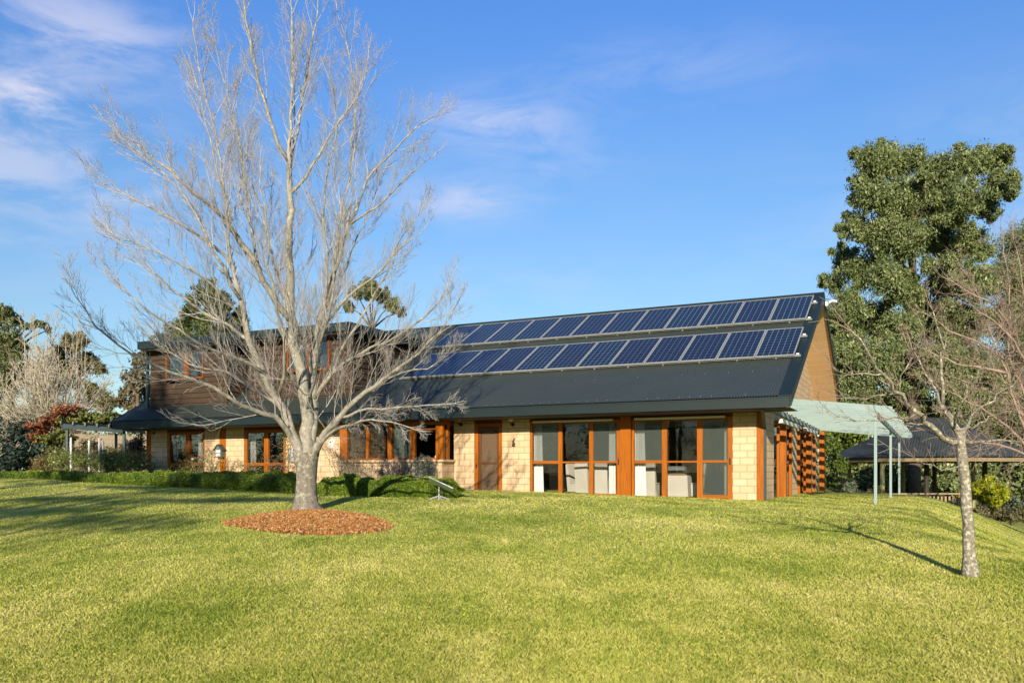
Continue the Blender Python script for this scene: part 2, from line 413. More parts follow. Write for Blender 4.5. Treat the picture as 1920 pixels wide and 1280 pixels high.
# ------------------------------------------------------------------ ground
rng = np.random.default_rng(7)
def axis(lo, hi, step, far):
    core = list(np.arange(lo, hi+1e-6, step)); g = []; d = step
    x = hi
    while x < far: d *= 1.35; x += d; g.append(x)
    g2 = []; d = step; x = lo
    while x > -far: d *= 1.35; x -= d; g2.append(x)
    return np.array(g2[::-1]+core+g)
gx, gy = axis(-32, 34, .35, 3000), axis(-6, 48, .35, 3000)
GX, GY = np.meshgrid(gx, gy); GZ = ground(GX, GY)
nx, ny = len(gx), len(gy)
idx = np.arange(nx*ny).reshape(ny, nx)
Fq = np.stack([idx[:-1, :-1], idx[:-1, 1:], idx[1:, 1:], idx[1:, :-1]], -1).reshape(-1, 4)
m, t, b, o_ = newmat('lawn soil and turf')
oc = coord(t, 'Object')
f1 = noise(t, oc, .35, 5, .6); f2 = noise(t, oc, 14, 6, .7); f3 = noise(t, coord(t, 'Object', (1, .35, 1)), 2.2, 6, .65)
patch = mth(t, 'ADD', mth(t, 'MULTIPLY', f1, .45), mth(t, 'ADD', mth(t, 'MULTIPLY', f3, .35), mth(t, 'MULTIPLY', f2, .3)))
c = ramp(t, patch, [(.40, alb((.15, .21, .032))), (.52, alb((.31, .345, .065))), (.64, alb((.46, .45, .13)))])
t.links.new(c, b.inputs['Base Color']); b.inputs['Roughness'].default_value = 1; b.inputs['Specular IOR Level'].default_value = .1
bump(t, b, f2, 1.0, .05)
lawn = mesh_np('lawn', np.stack([GX.ravel(), GY.ravel(), GZ.ravel()], 1), Fq, m, smooth=True, uv=False)
lawn['kind'] = 'structure'
# grass blades, denser and finer near the camera
m, t, b, o_ = newmat('grass blades')
at_ = nd(t, 'ShaderNodeAttribute', attribute_name='rnd'); oc = coord(t, 'Object')
f1 = noise(t, oc, .35, 5, .6); f3 = noise(t, coord(t, 'Object', (1, .35, 1)), 2.2, 6, .65)
f9 = noise(t, coord(t, 'Object', (1, .5, 1)), 6, 5, .7)
fac = mth(t, 'ADD', mth(t, 'MULTIPLY', f1, .58), mth(t, 'ADD', mth(t, 'MULTIPLY', f3, .40), mth(t, 'ADD', mth(t, 'MULTIPLY', f9, .30), mth(t, 'MULTIPLY', at_.outputs['Fac'], .20))))
c = ramp(t, fac, [(.47, alb((.085, .16, .018))), (.61, alb((.23, .31, .038))), (.76, alb((.48, .49, .10))), (.93, alb((.72, .66, .23)))])
t.links.new(c, b.inputs['Base Color']); b.inputs['Roughness'].default_value = .65; b.inputs['Specular IOR Level'].default_value = .12
tl = nd(t, 'ShaderNodeBsdfTranslucent'); t.links.new(c, tl.inputs[0]); mx = nd(t, 'ShaderNodeMixShader'); mx.inputs[0].default_value = .2
t.links.new(b.outputs[0], mx.inputs[1]); t.links.new(tl.outputs[0], mx.inputs[2]); t.links.new(mx.outputs[0], o_.inputs[0])
NB = 1350000
# uniform over the picture: depth from the ray's height, then jitter; real blades standing on the ground
u = rng.random(NB); Yg = 1/((1/4.6)*(1-u)+(1/30.)*u); Xg = (rng.random(NB)*2.1-1.05)*Yg
NS_ = 420000                                  # thinner cover for the lawn to the sides of the view
Xs_ = rng.random(NS_)*46-23; Ys_ = rng.random(NS_)*29-3
out_ = np.abs(Xs_) > 1.0*Ys_; Xg = np.concatenate([Xg, Xs_[out_]]); Yg = np.concatenate([Yg, Ys_[out_]]); NB = len(Xg)
mul_c = hit(577, 981)
MUL = [hit(x, y) for x, y in ((420, 979), (470, 968), (520, 961), (560, 957.5), (600, 957), (640, 959.5), (690, 967), (733, 985), (720, 995), (670, 1001), (600, 1003), (530, 1000), (470, 992), (430, 985))]
def inpoly(X, Y, P):
    r = np.zeros(len(X), bool); n = len(P)
    for i in range(n):
        x1, y1 = P[i].x, P[i].y; x2, y2 = P[(i+1) % n].x, P[(i+1) % n].y
        c_ = ((y1 > Y) != (y2 > Y)) & (X < (x2-x1)*(Y-y1)/(y2-y1+1e-12)+x1); r ^= c_
    return r
rx, ry = Xg-HE.x, Yg-HE.y; ag = -HX.x*rx-HX.y*ry; sg = HN.x*rx+HN.y*ry
keep = (~inpoly(Xg+.10*np.sin(Yg*31+Xg*17), Yg+.12*np.sin(Xg*29), MUL) | (rng.random(NB) < .012)) & ~((sg > 1.3) & (ag > .9)) & ~((sg > -.3) & (ag > 11.0))
Xg, Yg = Xg[keep], Yg[keep]; NB = len(Xg); Zg = ground(Xg, Yg)
dist = np.sqrt(Xg**2+Yg**2); side_ = np.abs(Xg) > 1.0*Yg
hgt = (.012+.022*rng.random(NB))*np.clip(1.1-.012*dist,.7,1); wid = np.where(side_, .011, np.maximum(.0036, .00068*dist))*(.7+.7*rng.random(NB))
az = rng.random(NB)*2*np.pi; lean = rng.random(NB)*1.0+.15; la = rng.random(NB)*2*np.pi
lx, ly = np.cos(la)*lean*hgt, np.sin(la)*lean*hgt
wx, wy = np.cos(az)*wid/2, np.sin(az)*wid/2
V = np.empty((NB, 4, 3), np.float32)
V[:, 0] = np.stack([Xg-wx, Yg-wy, Zg-.004], 1); V[:, 1] = np.stack([Xg+wx, Yg+wy, Zg-.004], 1)
V[:, 2] = np.stack([Xg+wx*.6+lx*.45, Yg+wy*.6+ly*.45, Zg+hgt*.62], 1)
V[:, 3] = np.stack([Xg+lx, Yg+ly, Zg+hgt*.95], 1)
Fg = np.arange(NB*4).reshape(-1, 4)
grass = mesh_np('grass', V.reshape(-1, 3), Fg, m, uv=False, rnd=rng.random(NB)); tag(grass, 'short green and straw coloured grass covering the sloping lawn', 'grass', kind='stuff')

# ------------------------------------------------------------------ house
house = empty('house', 'long single storey cream block house with charcoal metal roof, brown dormers and orange timber windows', 'house', HE, HROT)
F0 = -.83; SW = 1.35; AW = .97; TOP = 1.70; HEADZ = 1.58
def hp(mb, name, mat, parent=None, smooth=False, label=None): return mb.build(name, mat, parent or house, smooth=smooth, label=label)
# roof: corrugated front sheet, rear sheet, barge cappings, ridge
pitch_c = .076; xs = np.arange(0.30, ROOF_L-.25, pitch_c/6)
wv = .014*np.cos(2*np.pi*xs/pitch_c)
ss = np.array([.02, RIDGE-.02])
def inside_dormer(a, s): return False
V = []
for s_ in ss: V.append(np.stack([-xs, np.full(len(xs), s_), EZ+PITCH*s_+wv+.012], 1))
V = np.concatenate(V); n = len(xs); i = np.arange(n-1)
Fr = np.stack([i+1, i, i+n, i+n+1], 1)
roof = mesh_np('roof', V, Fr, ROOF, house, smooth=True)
for (x0, x1) in ((0, .34), (ROOF_L-.30, ROOF_L)):
    mb = MB(); mb.prism([(-x0, .0, EZ+.026), (-x0, RIDGE, zroof(RIDGE)+.026), (-x1, RIDGE, zroof(RIDGE)+.026), (-x1, 0, EZ+.026)], (0, 0, -.02))
    hp(mb, 'barge_capping', ROOF_F, roof)
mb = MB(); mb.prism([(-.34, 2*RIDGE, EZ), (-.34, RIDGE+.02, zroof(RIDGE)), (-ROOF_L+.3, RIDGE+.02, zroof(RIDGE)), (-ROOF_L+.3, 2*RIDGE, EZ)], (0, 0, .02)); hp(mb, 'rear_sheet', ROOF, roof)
mb = MB(); rs_ = random.Random(4)
for sr in (.12, 1.6, 3.0, 7.2):
    for kx in range(4, 340, 4 if sr < 1 else 9):
        if rs_.random() < .25: continue
        xx = -kx*pitch_c-.30; mb.box(xx-.008, xx+.008, sr-.008, sr+.008, zroof(sr)+.02, zroof(sr)+.036)
scr = hp(mb, 'roof_screws', simple('pale screw heads', (.20, .21, .21), .5, .1, bmp=0), roof); scr['kind'] = 'stuff'
mb = MB(); mb.tube([(-.02, RIDGE, zroof(RIDGE)+.0), (-ROOF_L+.02, RIDGE, zroof(RIDGE)+.0)], .06, 8); hp(mb, 'ridge_cap', ROOF_F, roof)
for x0 in (0, ROOF_L-.03):                    # barge boards on the gables, both slopes
    mb = MB(); d = .30
    mb.prism([(-x0, -.03, EZ+.03), (-x0, RIDGE, zroof(RIDGE)+.045), (-x0, RIDGE, zroof(RIDGE)+.045-d), (-x0, -.03, EZ+.03-d)], (-.03, 0, 0))
    mb.prism([(-x0, 2*RIDGE, EZ+.03), (-x0, RIDGE+.001, zroof(RIDGE)+.045), (-x0, RIDGE+.001, zroof(RIDGE)+.045-d), (-x0, 2*RIDGE, EZ+.03-d)], (-.03, 0, 0))
    hp(mb, 'barge_board', ROOF_F, roof)
mb = MB(); mb.box(-.045, -ROOF_L+.05, 0, .11, TOP, EZ-.006); fascia = hp(mb, 'fascia', ROOF_F)
mb = MB(); mb.box(-.05, -ROOF_L+.05, -.012, .0-.002, EZ-.045, EZ-.008); hp(mb, 'gutter_lip', ROOF_F, fascia)
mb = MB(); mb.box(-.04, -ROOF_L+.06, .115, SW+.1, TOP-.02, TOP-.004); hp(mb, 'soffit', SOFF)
for nm, sg_ in (('near', 1), ('far', -1)):     # sloping underside of the roof at the overhanging gable: pine lining
    mb = MB(); th = .20
    y0 = .12 if sg_ > 0 else 2*RIDGE-.02
    mb.prism([(-.035, y0, EZ-th+PITCH*(y0 if sg_ > 0 else 2*RIDGE-y0)), (-.035, RIDGE, zroof(RIDGE)-th), (-ROOF_L+.04, RIDGE, zroof(RIDGE)-th), (-ROOF_L+.04, y0, EZ-th+PITCH*(y0 if sg_ > 0 else 2*RIDGE-y0))], (0, 0, .02))
    hp(mb, 'lining', PINE, roof)
# walls ------------------------------------------------------------
def A(px, s=SW): return a_of(px, s)
def wallbox(a0, a1, z0=F0-.5, z1=TOP-.021, s0=SW, s1=SW+.2, mat=BRICK, name='wall'):
    mb = MB(); mb.box(-a0, -a1, s0, s1, z0, z1); return hp(mb, name, mat)
LEFT_A = 25.0
for p0, p1 in ((1418.5, 1373.5), (993, 941.5), (889, 851), (457, 423.5), (411.5, 383.5), (313, 283.5)):
    wallbox(A(p0), A(p1))
BS = .62; BA0 = a_of(829, BS); BA1 = a_of(636, BS)
wallbox(BA1, A(535.5))
def post(a0, a1, s0, s1, z0=F0-.4, z1=TOP-.022, mat=WOOD_V, name='post'):
    mb = MB(); mb.bbox(-a0, -a1, s0, s1, z0, z1, .008); return hp(mb, name, mat)
post(A(1432), A(1419), SW-.02, SW+.2); post(A(1183.5), A(1163.5), SW-.05, SW+.18); post(A(423), A(412), SW-.02, SW+.1); post(A(283), A(275), SW-.02, SW+.2)
LEFT_A = A(275)
# gable walls (right and left), back wall
def gable(x, nm):
    mb = MB(); u = .205
    pts = [(-x, SW+.2, TOP+.0), (-x, 2*RIDGE-SW, TOP), (-x, 2*RIDGE-SW, EZ+PITCH*SW-u), (-x, RIDGE, zroof(RIDGE)-u), (-x, SW+.2, EZ+PITCH*(SW+.2)-u)]
    mb.prism(pts, (-.2, 0, 0)); return hp(mb, nm, BRICK)
gable(AW, 'gable_wall'); gable(LEFT_A-.2, 'gable_wall')
mb = MB(); mb.box(-LEFT_A, -LEFT_A+.2, SW+.2, 2*RIDGE-SW, F0-.5, TOP-.003); hp(mb, 'wall', BRICK)
mb = MB(); mb.box(-AW, -LEFT_A, 2*RIDGE-SW, 2*RIDGE-SW+.2, F0-.5, TOP-.003); hp(mb, 'wall', BRICK)
# side wall along the right gable
SE = [SW+.2, s_of(1451, AW), s_of(1485, AW), s_of(1499.5, AW), s_of(1521, AW), 2*RIDGE-SW]
print('side s', [round(x, 2) for x in SE], [round(s_of(p, AW), 2) for p in (1456, 1462, 1479, 1495, 1506, 1511, 1538)])
def sidebox(s0, s1, z0=F0-.5, z1=TOP-.003): 
    mb = MB(); mb.box(-AW, -AW-.2, s0, s1, z0, z1); return hp(mb, 'wall', BRICK)
sidebox(SE[0], SE[1]); sidebox(SE[2], SE[3]); sidebox(SE[4], SE[5])
for s0, s1 in ((SE[1], SE[2]), (SE[3], SE[4])):
    sidebox(s0, s1, HEADZ-.02, TOP-.003)
    fr = MB(); 
    for q in (s0, s1-.07, (s0+s1)/2-.035): fr.box(-AW-.06, -AW-.14, q, q+.07, F0-.2, HEADZ-.02)
    for z in (F0+.0, HEADZ-.10, F0+1.08): fr.box(-AW-.065, -AW-.135, s0+.07, s1-.07, z-.03, z+.04)
    f_ = hp(fr, 'side_window', WOOD_S)
    mb = MB(); mb.box(-AW-.095, -AW-.105, s0+.02, s1-.02, F0, HEADZ-.03); hp(mb, 'pane', GLASS, f_)
for pl, pr in ((1456, 1460), (1462, 1472.5), (1479, 1484), (1495, 1499), (1506, 1509.5), (1511, 1519.5), (1524, 1529)):
    s_ = s_of(pl, AW); ao = AW-.19 if pr-pl > 7 else AW-.09
    mb = MB(); mb.bbox(-AW+.0, -ao, s_, s_+(.19 if pr-pl > 7 else .09), F0-.4, TOP-.25, .006); hp(mb, 'post', WOOD_V)
mb = MB(); mb.bbox(-AW+.1, -AW+.30, 2*RIDGE-SW-.1, 2*RIDGE-SW+.2, F0-.4, TOP-.02, .006); hp(mb, 'post', WOOD_V)
# downpipe at the corner
mb = MB()
mb.beam((-.78, .2, TOP-.01), (-AW+.05, SW+.045, TOP-.50), .09, .06); mb.box(-AW+.09, -AW+.003, SW+.0, SW+.09, F0-.3, TOP-.49)
hp(mb, 'downpipe', DGREEN)
# floor, ceiling, inner partitions: dim rooms behind the glass
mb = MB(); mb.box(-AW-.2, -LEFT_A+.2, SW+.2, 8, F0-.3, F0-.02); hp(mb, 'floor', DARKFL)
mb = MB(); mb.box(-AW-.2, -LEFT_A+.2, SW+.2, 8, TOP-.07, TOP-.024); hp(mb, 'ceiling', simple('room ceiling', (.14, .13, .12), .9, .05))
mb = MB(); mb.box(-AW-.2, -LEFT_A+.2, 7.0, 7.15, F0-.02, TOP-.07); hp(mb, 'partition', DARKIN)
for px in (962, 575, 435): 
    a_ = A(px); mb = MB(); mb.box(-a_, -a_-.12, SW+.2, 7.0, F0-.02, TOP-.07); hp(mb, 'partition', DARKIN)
# front windows ---------------------------------------------------------
def window(a0, a1, z0, z1, s, v=(), h=(), name='window', fw=.07, d=.09, mat=WOOD_V, parent=None, glass=GLASS, skip_bottom=False):
    """a0<a1 along the front; v: (a, width) uprights; h: (a0,a1,z,height) rails"""
    mb = MB()
    mb.box(-a0, -a0-fw, s, s+d, z0, z1); mb.box(-a1+fw, -a1, s, s+d, z0, z1)
    for av, wv_ in v: mb.box(-av+wv_/2, -av-wv_/2, s-.004, s+d, z0, z1)
    f_ = mb.build(name, mat, parent or house)
    rl = [(a0+fw, a1-fw, z1-fw/2, fw)]+([] if skip_bottom else [(a0+fw, a1-fw, z0+fw/2, fw)])+list(h)
    for h0, h1, z, hh in rl: mb = MB(); mb.box(-h0, -h1, s+.006, s+d-.006, z-hh/2, z+hh/2); mb.build('rail', WOOD_H, f_)
    if glass:
        mb = MB(); mb.box(-a0-fw*.5, -a1+fw*.5, s+d*.5-.003, s+d*.5+.003, z0+.01, z1-.01); mb.build('pane', glass, f_)
    return f_
WS = SW+.03
RZ = z_of(866, A(1080), SW)      # mid rail height
HZ = TOP-.03
def header(a0, a1): 
    mb = MB(); mb.box(-a0, -a1, SW+.01, SW+.16, HEADZ, TOP-.023); hp(mb, 'header', WOOD_RED)
mid = lambda p, q: (A(p)+A(q))/2
wd = lambda p, q: abs(A(p)-A(q))
for p0, p1, m0, m1 in ((313.5, 383, 347, 354.5), (457.5, 535, 494, 502)):
    header(A(p1), A(p0)); zr = z_of(870, A(p0), SW)
    window(A(p1), A(p0), F0, HEADZ-.002, WS, [(mid(m0, m1), wd(m0, m1))], [(A(p1)+.07, A(p0)-.07, zr, .11), ], fw=.11)
# big sliding windows
for (p0, p1, v1, v2, d0, d1) in ((993.5, 1163, (1046, 1053), (1104, 1111.5), 1111.5, 1155.5), (1184, 1373, (1240.5, 1250), (1306.5, 1317), 1317, 1364)):
    header(A(p1), A(p0))
    w_ = window(A(p1), A(p0), F0-.03, HEADZ-.002, WS, [(mid(*v1), wd(*v1)), (mid(*v2), wd(*v2)), (mid(d1, p1), wd(d1, p1))],
                [(A(v2[0]), A(v1[1]), RZ, .05), (A(v1[0]), A(p0)-.08, RZ, .09), (A(d1), A(d0), RZ, .07), (A(d1), A(d0), F0+.11, .10)], fw=.075, skip_bottom=True)
    for q0, q1, z0, z1 in ((p0+7, v1[0], RZ+.045, HEADZ-.07), (d0, d1, RZ+.035, HEADZ-.07)) + (((d0, d1, F0+.16, RZ-.035),) if p0 > 1100 else ()):
        mb = MB(); mb.box(-A(q1), -A(q0), WS+.02, WS+.024, z0, z1); mb.build('fly_screen', FLYS, w_)
    mb = MB(); mb.bbox(-mid(d1, p1)-.015, -mid(d1, p1)+.015, WS-.05, WS-.004, RZ-.09, RZ+.10, .006); mb.build('handle', BLACK, w_)
    mb = MB(); mb.bbox(-A(p1-13)-.0, -A(p0+6), WS-.10, WS-.02, HEADZ-.03, HEADZ+.035, .015); mb.build('awning_cassette', WHITEP, w_)
# entrance door with a screen door in front
header(A(941), A(889))
mb = MB(); mb.box(-A(941), -A(935), WS-.01, WS+.12, F0-.1, HEADZ-.002); mb.box(-A(896), -A(889.5), WS-.01, WS+.12, F0-.1, HEADZ-.002); mb.box(-A(935), -A(896), WS+.0, WS+.11, HEADZ-.10, HEADZ-.002)
door = hp(mb, 'door', WOOD_V)
a0, a1 = A(934.6), A(896.6); zr = z_of(868, A(915), SW)
BROWND = wood('brown screen door timber', (.13, .055, .02), 'Z')
mb = MB(); mb.box(-a0, -a0-.09, WS+.02, WS+.06, F0-.05, HEADZ-.12); mb.box(-a1+.09, -a1, WS+.02, WS+.06, F0-.05, HEADZ-.12)
for z, hh in ((HEADZ-.17, .1), (zr, .07), (F0+.06, .2)): mb.box(-a0-.09, -a1+.09, WS+.022, WS+.058, z-hh/2, z+hh/2)
mb.build('screen_door', BROWND, door)
mb = MB(); mb.box(-a0-.08, -a1+.08, WS+.038, WS+.042, F0+.05, HEADZ-.2); mb.build('fly_screen', FLYD, door)
mb = MB(); z = F0
while z < HEADZ-.14:
    mb.prism([(-a0, WS+.10, z), (-a0, WS+.13, z+.105), (-a0, WS+.16, z+.105), (-a0, WS+.13, z)], (-(a1-a0), 0, 0)); z += .106
mb.build('boarded_leaf', wood('brown door boards', (.17, .075, .03), 'X'), door)
mb = MB(); mb.bbox(-A(893)-.02, -A(893)+.02, WS-.05, WS-.012, zr-.14, zr-.02, .008); mb.build('handle', BLACK, door)
# bay window of the kitchen -----------------------------------------------
SZ = z_of(861, BA0, BS)
bay = MB(); bay.box(-BA0, -BA1, BS, BS+.18, F0-.5, SZ-.09); bay.box(-BA0-.003, -BA0-.18, BS+.18, SW+.02, F0-.5, SZ-.09); bay.box(-BA1+.18, -BA1+.003, BS+.18, SW+.02, F0-.5, SZ-.09)
bayo = hp(bay, 'bay', BRICK)
mb = MB(); mb.bbox(-BA0+.10, -BA1-.10, BS-.10, BS+.2, SZ-.088, SZ, .02); mb.bbox(-BA0+.098, -BA0-.2, BS+.201, SW-.003, SZ-.088, SZ, .02); mb.build('sill', BRICK, bayo)
def bx(px): return a_of(px, BS)
bpost = [(816, 829.5, .0), (768, 777, .0), (725.5, 733.5, .0), (685, 690.5, .0), (636, 650, .0)]
for p0, p1, _ in bpost: mb = MB(); mb.bbox(-bx(p1)-.01, -bx(p0)+.0, BS+.02, BS+.14, SZ+.002, TOP-.03, .006); mb.build('window_post', WOOD_V, bayo)
s_r = SW-.20; mb = MB(); mb.bbox(-BA0-.02, -BA0-.13, s_r-.15, s_r, SZ+.002, TOP-.03, .006); mb.build('window_post', WOOD_V, bayo)
bwin = bayo
for q in ((-bx(829)-.12, -bx(640), BS+.03, BS+.13, SZ+.003, SZ+.06), (-BA0-.025, -BA1, BS+.025, BS+.135, HEADZ-.03, TOP-.032), (-bx(816), -bx(777), BS+.04, BS+.12, HEADZ-.20, HEADZ-.15), (-BA0-.03, -BA0-.12, BS+.14, SW, HEADZ-.03, TOP-.032)):
    mb = MB(); mb.box(*q); mb.build('rail', WOOD_H, bwin)
mb = MB(); mb.box(-bx(768), -bx(650), BS+.078, BS+.084, SZ+.06, HEADZ-.03); mb.build('pane', GLASS, bwin)
mb = MB(); mb.box(-BA0-.072, -BA0-.078, BS+.15, SW, SZ+.003, HEADZ-.03); mb.build('side_pane', GLASS, bwin)
mb = MB(); mb.box(-BA0-.1, -BA1+.1, BS+.2, SW+.2, TOP-.06, TOP-.024); mb.build('bay_ceiling', DARKIN, bayo)
BLINDM = wood('brown blind slats', (.20, .105, .055), 'X', .5)
BSCR = screenmat('grey roller screen', (.10, .115, .10), .8)
# dormers -----------------------------------------------------------------
def boards_front(a0, a1, z0, z1, s, holes, exp=.2):
    mb = MB(); z = z0
    while z < z1-.01:
        zt = min(z+exp, z1); cuts = [(a0, a1)]
        for h0, h1, hz0, hz1 in holes:
            if zt > hz0+.01 and z < hz1-.01:
                cuts = [(a0, h0), (h1, a1)]
        for c0, c1 in cuts:
            mb.prism([(-c0, s-.052, z+.002), (-c0, s-.006, zt+.02), (-c0, s+.02, zt+.02), (-c0, s+.02, z+.002)], (-(c1-c0), 0, 0))
        z = zt
    return mb
def boards_side(a, s0, s1, z0, z1, exp=.2):
    mb = MB(); z = z0
    while z < z1-.01:
        zt = min(z+exp, z1); se = min(s1, (zt-EZ)/PITCH+.08)
        if se > s0+.05: mb.prism([(-a+.052, s0, z+.002), (-a+.006, s0, zt+.02), (-a-.02, s0, zt+.02), (-a-.02, s0, z+.002)], (0, se-s0, 0))
        z = zt
    return mb
def dormer(a0, a1, s, zb, zt, ro, wpx, wpy, wm, hip, leftovr):
    root = boards_front(a0, a1, zb, zt, s, [(a_of(wpx[1], s), a_of(wpx[0], s), z_of(wpy[1], (a0+a1)/2, s), z_of(wpy[0], (a0+a1)/2, s))]).build('dormer', CLAD, house)
    boards_side(a0, s, 6.2, zb, zt).build('side_cladding', CLAD_S, root)
    mb = MB(); mb.box(-a1+.0, -a1+.05, s, 6.2, zb, zt); mb.build('far_cladding', CLAD_S, root)
    mb = MB(); mb.box(-a0+.06, -a0-.03, s-.066, s+.02, zb-.1, zt); mb.build('corner_trim', CLAD, root)
    mb = MB(); mb.box(-a0+ro, -a1-leftovr, s-.62, 7.0, zt+.03, zt+.33)
    if hip:
        z2 = zt+.33; x0, x1, y0, y1 = -a0+ro-.05, -a1-leftovr+.05, s-.57, 6.8
        mb.add([(x0, y0, z2), (x1, y0, z2), (x1, y1, z2), (x0, y1, z2), ((x0*.55+x1*.45), y0+2.2, z2+.32), ((x0*.55+x1*.45), y1, z2+.32)], [(1, 0, 4), (0, 3, 5, 4), (2, 1, 4, 5), (3, 2, 5)])
    rf = mb.build('dormer_roof', ROOF_F, root)
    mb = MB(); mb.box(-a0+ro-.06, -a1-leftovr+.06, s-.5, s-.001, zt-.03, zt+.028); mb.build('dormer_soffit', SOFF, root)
    h0, h1 = a_of(wpx[1], s), a_of(wpx[0], s); hz0, hz1 = z_of(wpy[1], (a0+a1)/2, s), z_of(wpy[0], (a0+a1)/2, s)
    mb = MB(); fw = .075
    mb.box(-h0, -h0-fw, s-.075, s+.06, hz0, hz1); mb.box(-h1+fw, -h1, s-.075, s+.06, hz0, hz1)
    mb.box(-h0-fw, -h1+fw, s-.07, s+.055, hz1-fw, hz1); mb.box(-h0-fw, -h1+fw, s-.07, s+.055, hz0, hz0+fw)
    am = a_of((wm[0]+wm[1])/2, s); wmw = abs(a_of(wm[0], s)-a_of(wm[1], s)); mb.box(-am+wmw/2, -am-wmw/2, s-.078, s+.06, hz0+fw, hz1-fw)
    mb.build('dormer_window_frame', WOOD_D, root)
    mb = MB(); mb.box(-h0-.03, -h1+.03, s+.0, s+.006, hz0+.03, hz1-.03); mb.build('dormer_pane', GLASS, root)
    mb = MB(); mb.box(-am-wmw/2, -h1+fw, s+.02, s+.024, hz0+.05, hz1-.05); mb.build('dormer_screen', FLYS, root)
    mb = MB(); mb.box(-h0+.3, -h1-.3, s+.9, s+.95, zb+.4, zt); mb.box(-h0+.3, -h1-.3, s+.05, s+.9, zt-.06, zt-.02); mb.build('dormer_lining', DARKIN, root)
    return root
dormer(21.0, 25.14, 1.19, 2.50, 4.86, .35, (313, 383.5), (658, 711), (347, 354.5), False, .05)
dormer(15.2, 19.95, 1.30, 2.55, 4.88, .38, (540, 620), (640, 697), (576, 583), True, .2)
# dormer downpipe on the far corner
mb = MB(); mb.box(-25.14, -25.24, 1.02, 1.12, zroof(1.05)+.02, 4.85); hp(mb, 'downpipe', DGREEN)
# side awnings on the right wall
for s0, s1 in ((SE[1]+.2, SE[2]+.1), (SE[3]+.1, SE[4]+.1)):
    mb = MB(); mb.beam((-AW+.16, s0, HEADZ-.04), (-AW+.16, s1, HEADZ-.04), .12, .12); hp(mb, 'awning_cassette', WHITEP)

# ------------------------------------------------------------------ solar panels
def solar():
    off = .11
    rows = []
    for nm, br, tr, jl, nj in (('upper', (1513.5, 598.0), (1526, 555.3), (909.2, 643.5), 10), ('lower', (1491, 666.2), (1507, 615.0), (856.3, 701.7), 10)):
        a0, s0 = roof_hit(*br, off); a1, s1 = roof_hit(*tr, off); aj, sj = roof_hit(*jl, off)
        rows.append((nm, (a0+a1)/2, s0, s1, (aj-a0)/nj)); print('panel row', nm, a0, a1, s0, s1, aj, sj, (aj-a0)/nj)
    cs = 1/math.sqrt(1+PITCH**2); sn = PITCH*cs
    rot = Matrix.Rotation(HROT, 4, 'Z') @ Matrix.Rotation(math.atan(PITCH), 4, 'X')
    words = ['first', 'second', 'third', 'fourth', 'fifth', 'sixth', 'seventh', 'eighth', 'ninth', 'tenth', 'eleventh', 'twelfth']
    proto = None
    for nm, ar, s0, s1, wdt in rows:
        L = (s1-s0)/cs; W = wdt
        P = None
        for k in range(12):
            p = H(ar+k*wdt, s0, zroof(s0)+off)
            where = 'at the right end beside the gable' if k == 0 else (words[k]+' from the right gable end' if k < 11 else 'at the far left end under the branches')
            lab = f'blue framed solar panel in the {nm} row, {where}'
            if P is None:
                e = empty('solar_panel', lab, 'solar panel', p, 0, 'solar panels on the roof'); g = .012
                fw = .03
                cb = MB(); cb.box(-W+g+fw, -g-fw, fw, L-fw, .012, .030)
                c = cb.build('cells', SOLAR, e)
                lay = c.data.uv_layers[0]; 
                for lp in c.data.loops:
                    v = c.data.vertices[lp.vertex_index].co
                    lay.data[lp.index].uv = ((v.x+W-g-fw)/(W-2*g-2*fw)*6, (v.y-fw)/(L-2*fw)*10)
                fb = MB(); fb.box(-W+g, -W+g+fw, 0, L, 0, .04); fb.box(-g-fw, -g, 0, L, 0, .04); fb.box(-W+g+fw, -g-fw, 0, fw, 0, .0395); fb.box(-W+g+fw, -g-fw, L-fw, L, 0, .0395)
                fb.build('frame', ALU, e)
                P = e
            else:
                e = copy_tree(P); e['label'] = lab
            e.matrix_world = Matrix.Translation(p) @ rot
        for q, lo in ((.02, 'along the bottom edge of'), (.72, 'across the upper part of')):
            r = MB(); wl = 12*wdt
            r.box(-wl-.1, .16, q*L-.01, q*L+.03, -.05, -.004)
            for k in range(12): r.box(-k*wdt-.55, -k*wdt-.51, q*L-.005, q*L+.03, -.115, -.051)
            ro_ = r.build('mounting_rail', ALU, None); ro_.matrix_world = Matrix.Translation(H(ar, s0, zroof(s0)+off)) @ rot
            tag(ro_, f'long aluminium mounting rail {lo} the {nm} solar panel row', 'mounting rail', 'solar panel rails')
            cb = MB(); cb.bbox(.03, .12, q*L-.02, q*L+.035, .0, .045, .01)
            c_ = cb.build('end_clamp', WHITEF, ro_)
solar()
# ------------------------------------------------------------------ things on and in the house
BULB = simple('clear lamp glass', (.75, .75, .72), .08, .02, bmp=0)
def wall_lamp(px, py, lab):
    a = A(px); z = z_of(py, a, SW-.2)
    e = hthing('wall_lamp', lab, 'wall lamp', a, SW, z, 'wall lamps under the eave')
    mb = MB(); mb.lathe([(.055, 0), (.06, .01), (.05, .02)], k=12); mb.build('backplate', BLACK, e, M=Matrix.Translation((0, 0, -.10)) @ Matrix.Rotation(R(90), 4, 'X'))
    mb = MB(); mb.tube([(0, -.02, -.10), (0, -.08, -.14), (0, -.15, -.12), (0, -.18, -.05)], .013, 6); mb.build('arm', BLACK, e)
    mb = MB(); mb.lathe([(.02, -.06), (.045, -.05), (.06, -.04), (.03, -.03)], (0, -.18, 0), 12); mb.build('lamp_base', BLACK, e)
    mb = MB(); mb.lathe([(.03, -.03), (.075, .01), (.09, .06), (.075, .11), (.03, .14)], (0, -.18, 0), 14); mb.build('globe', BULB, e, smooth=True)
    mb = MB(); mb.lathe([(.05, .13), (.06, .14), (.02, .19), (.008, .22)], (0, -.18, 0), 12); mb.build('cap', BLACK, e)
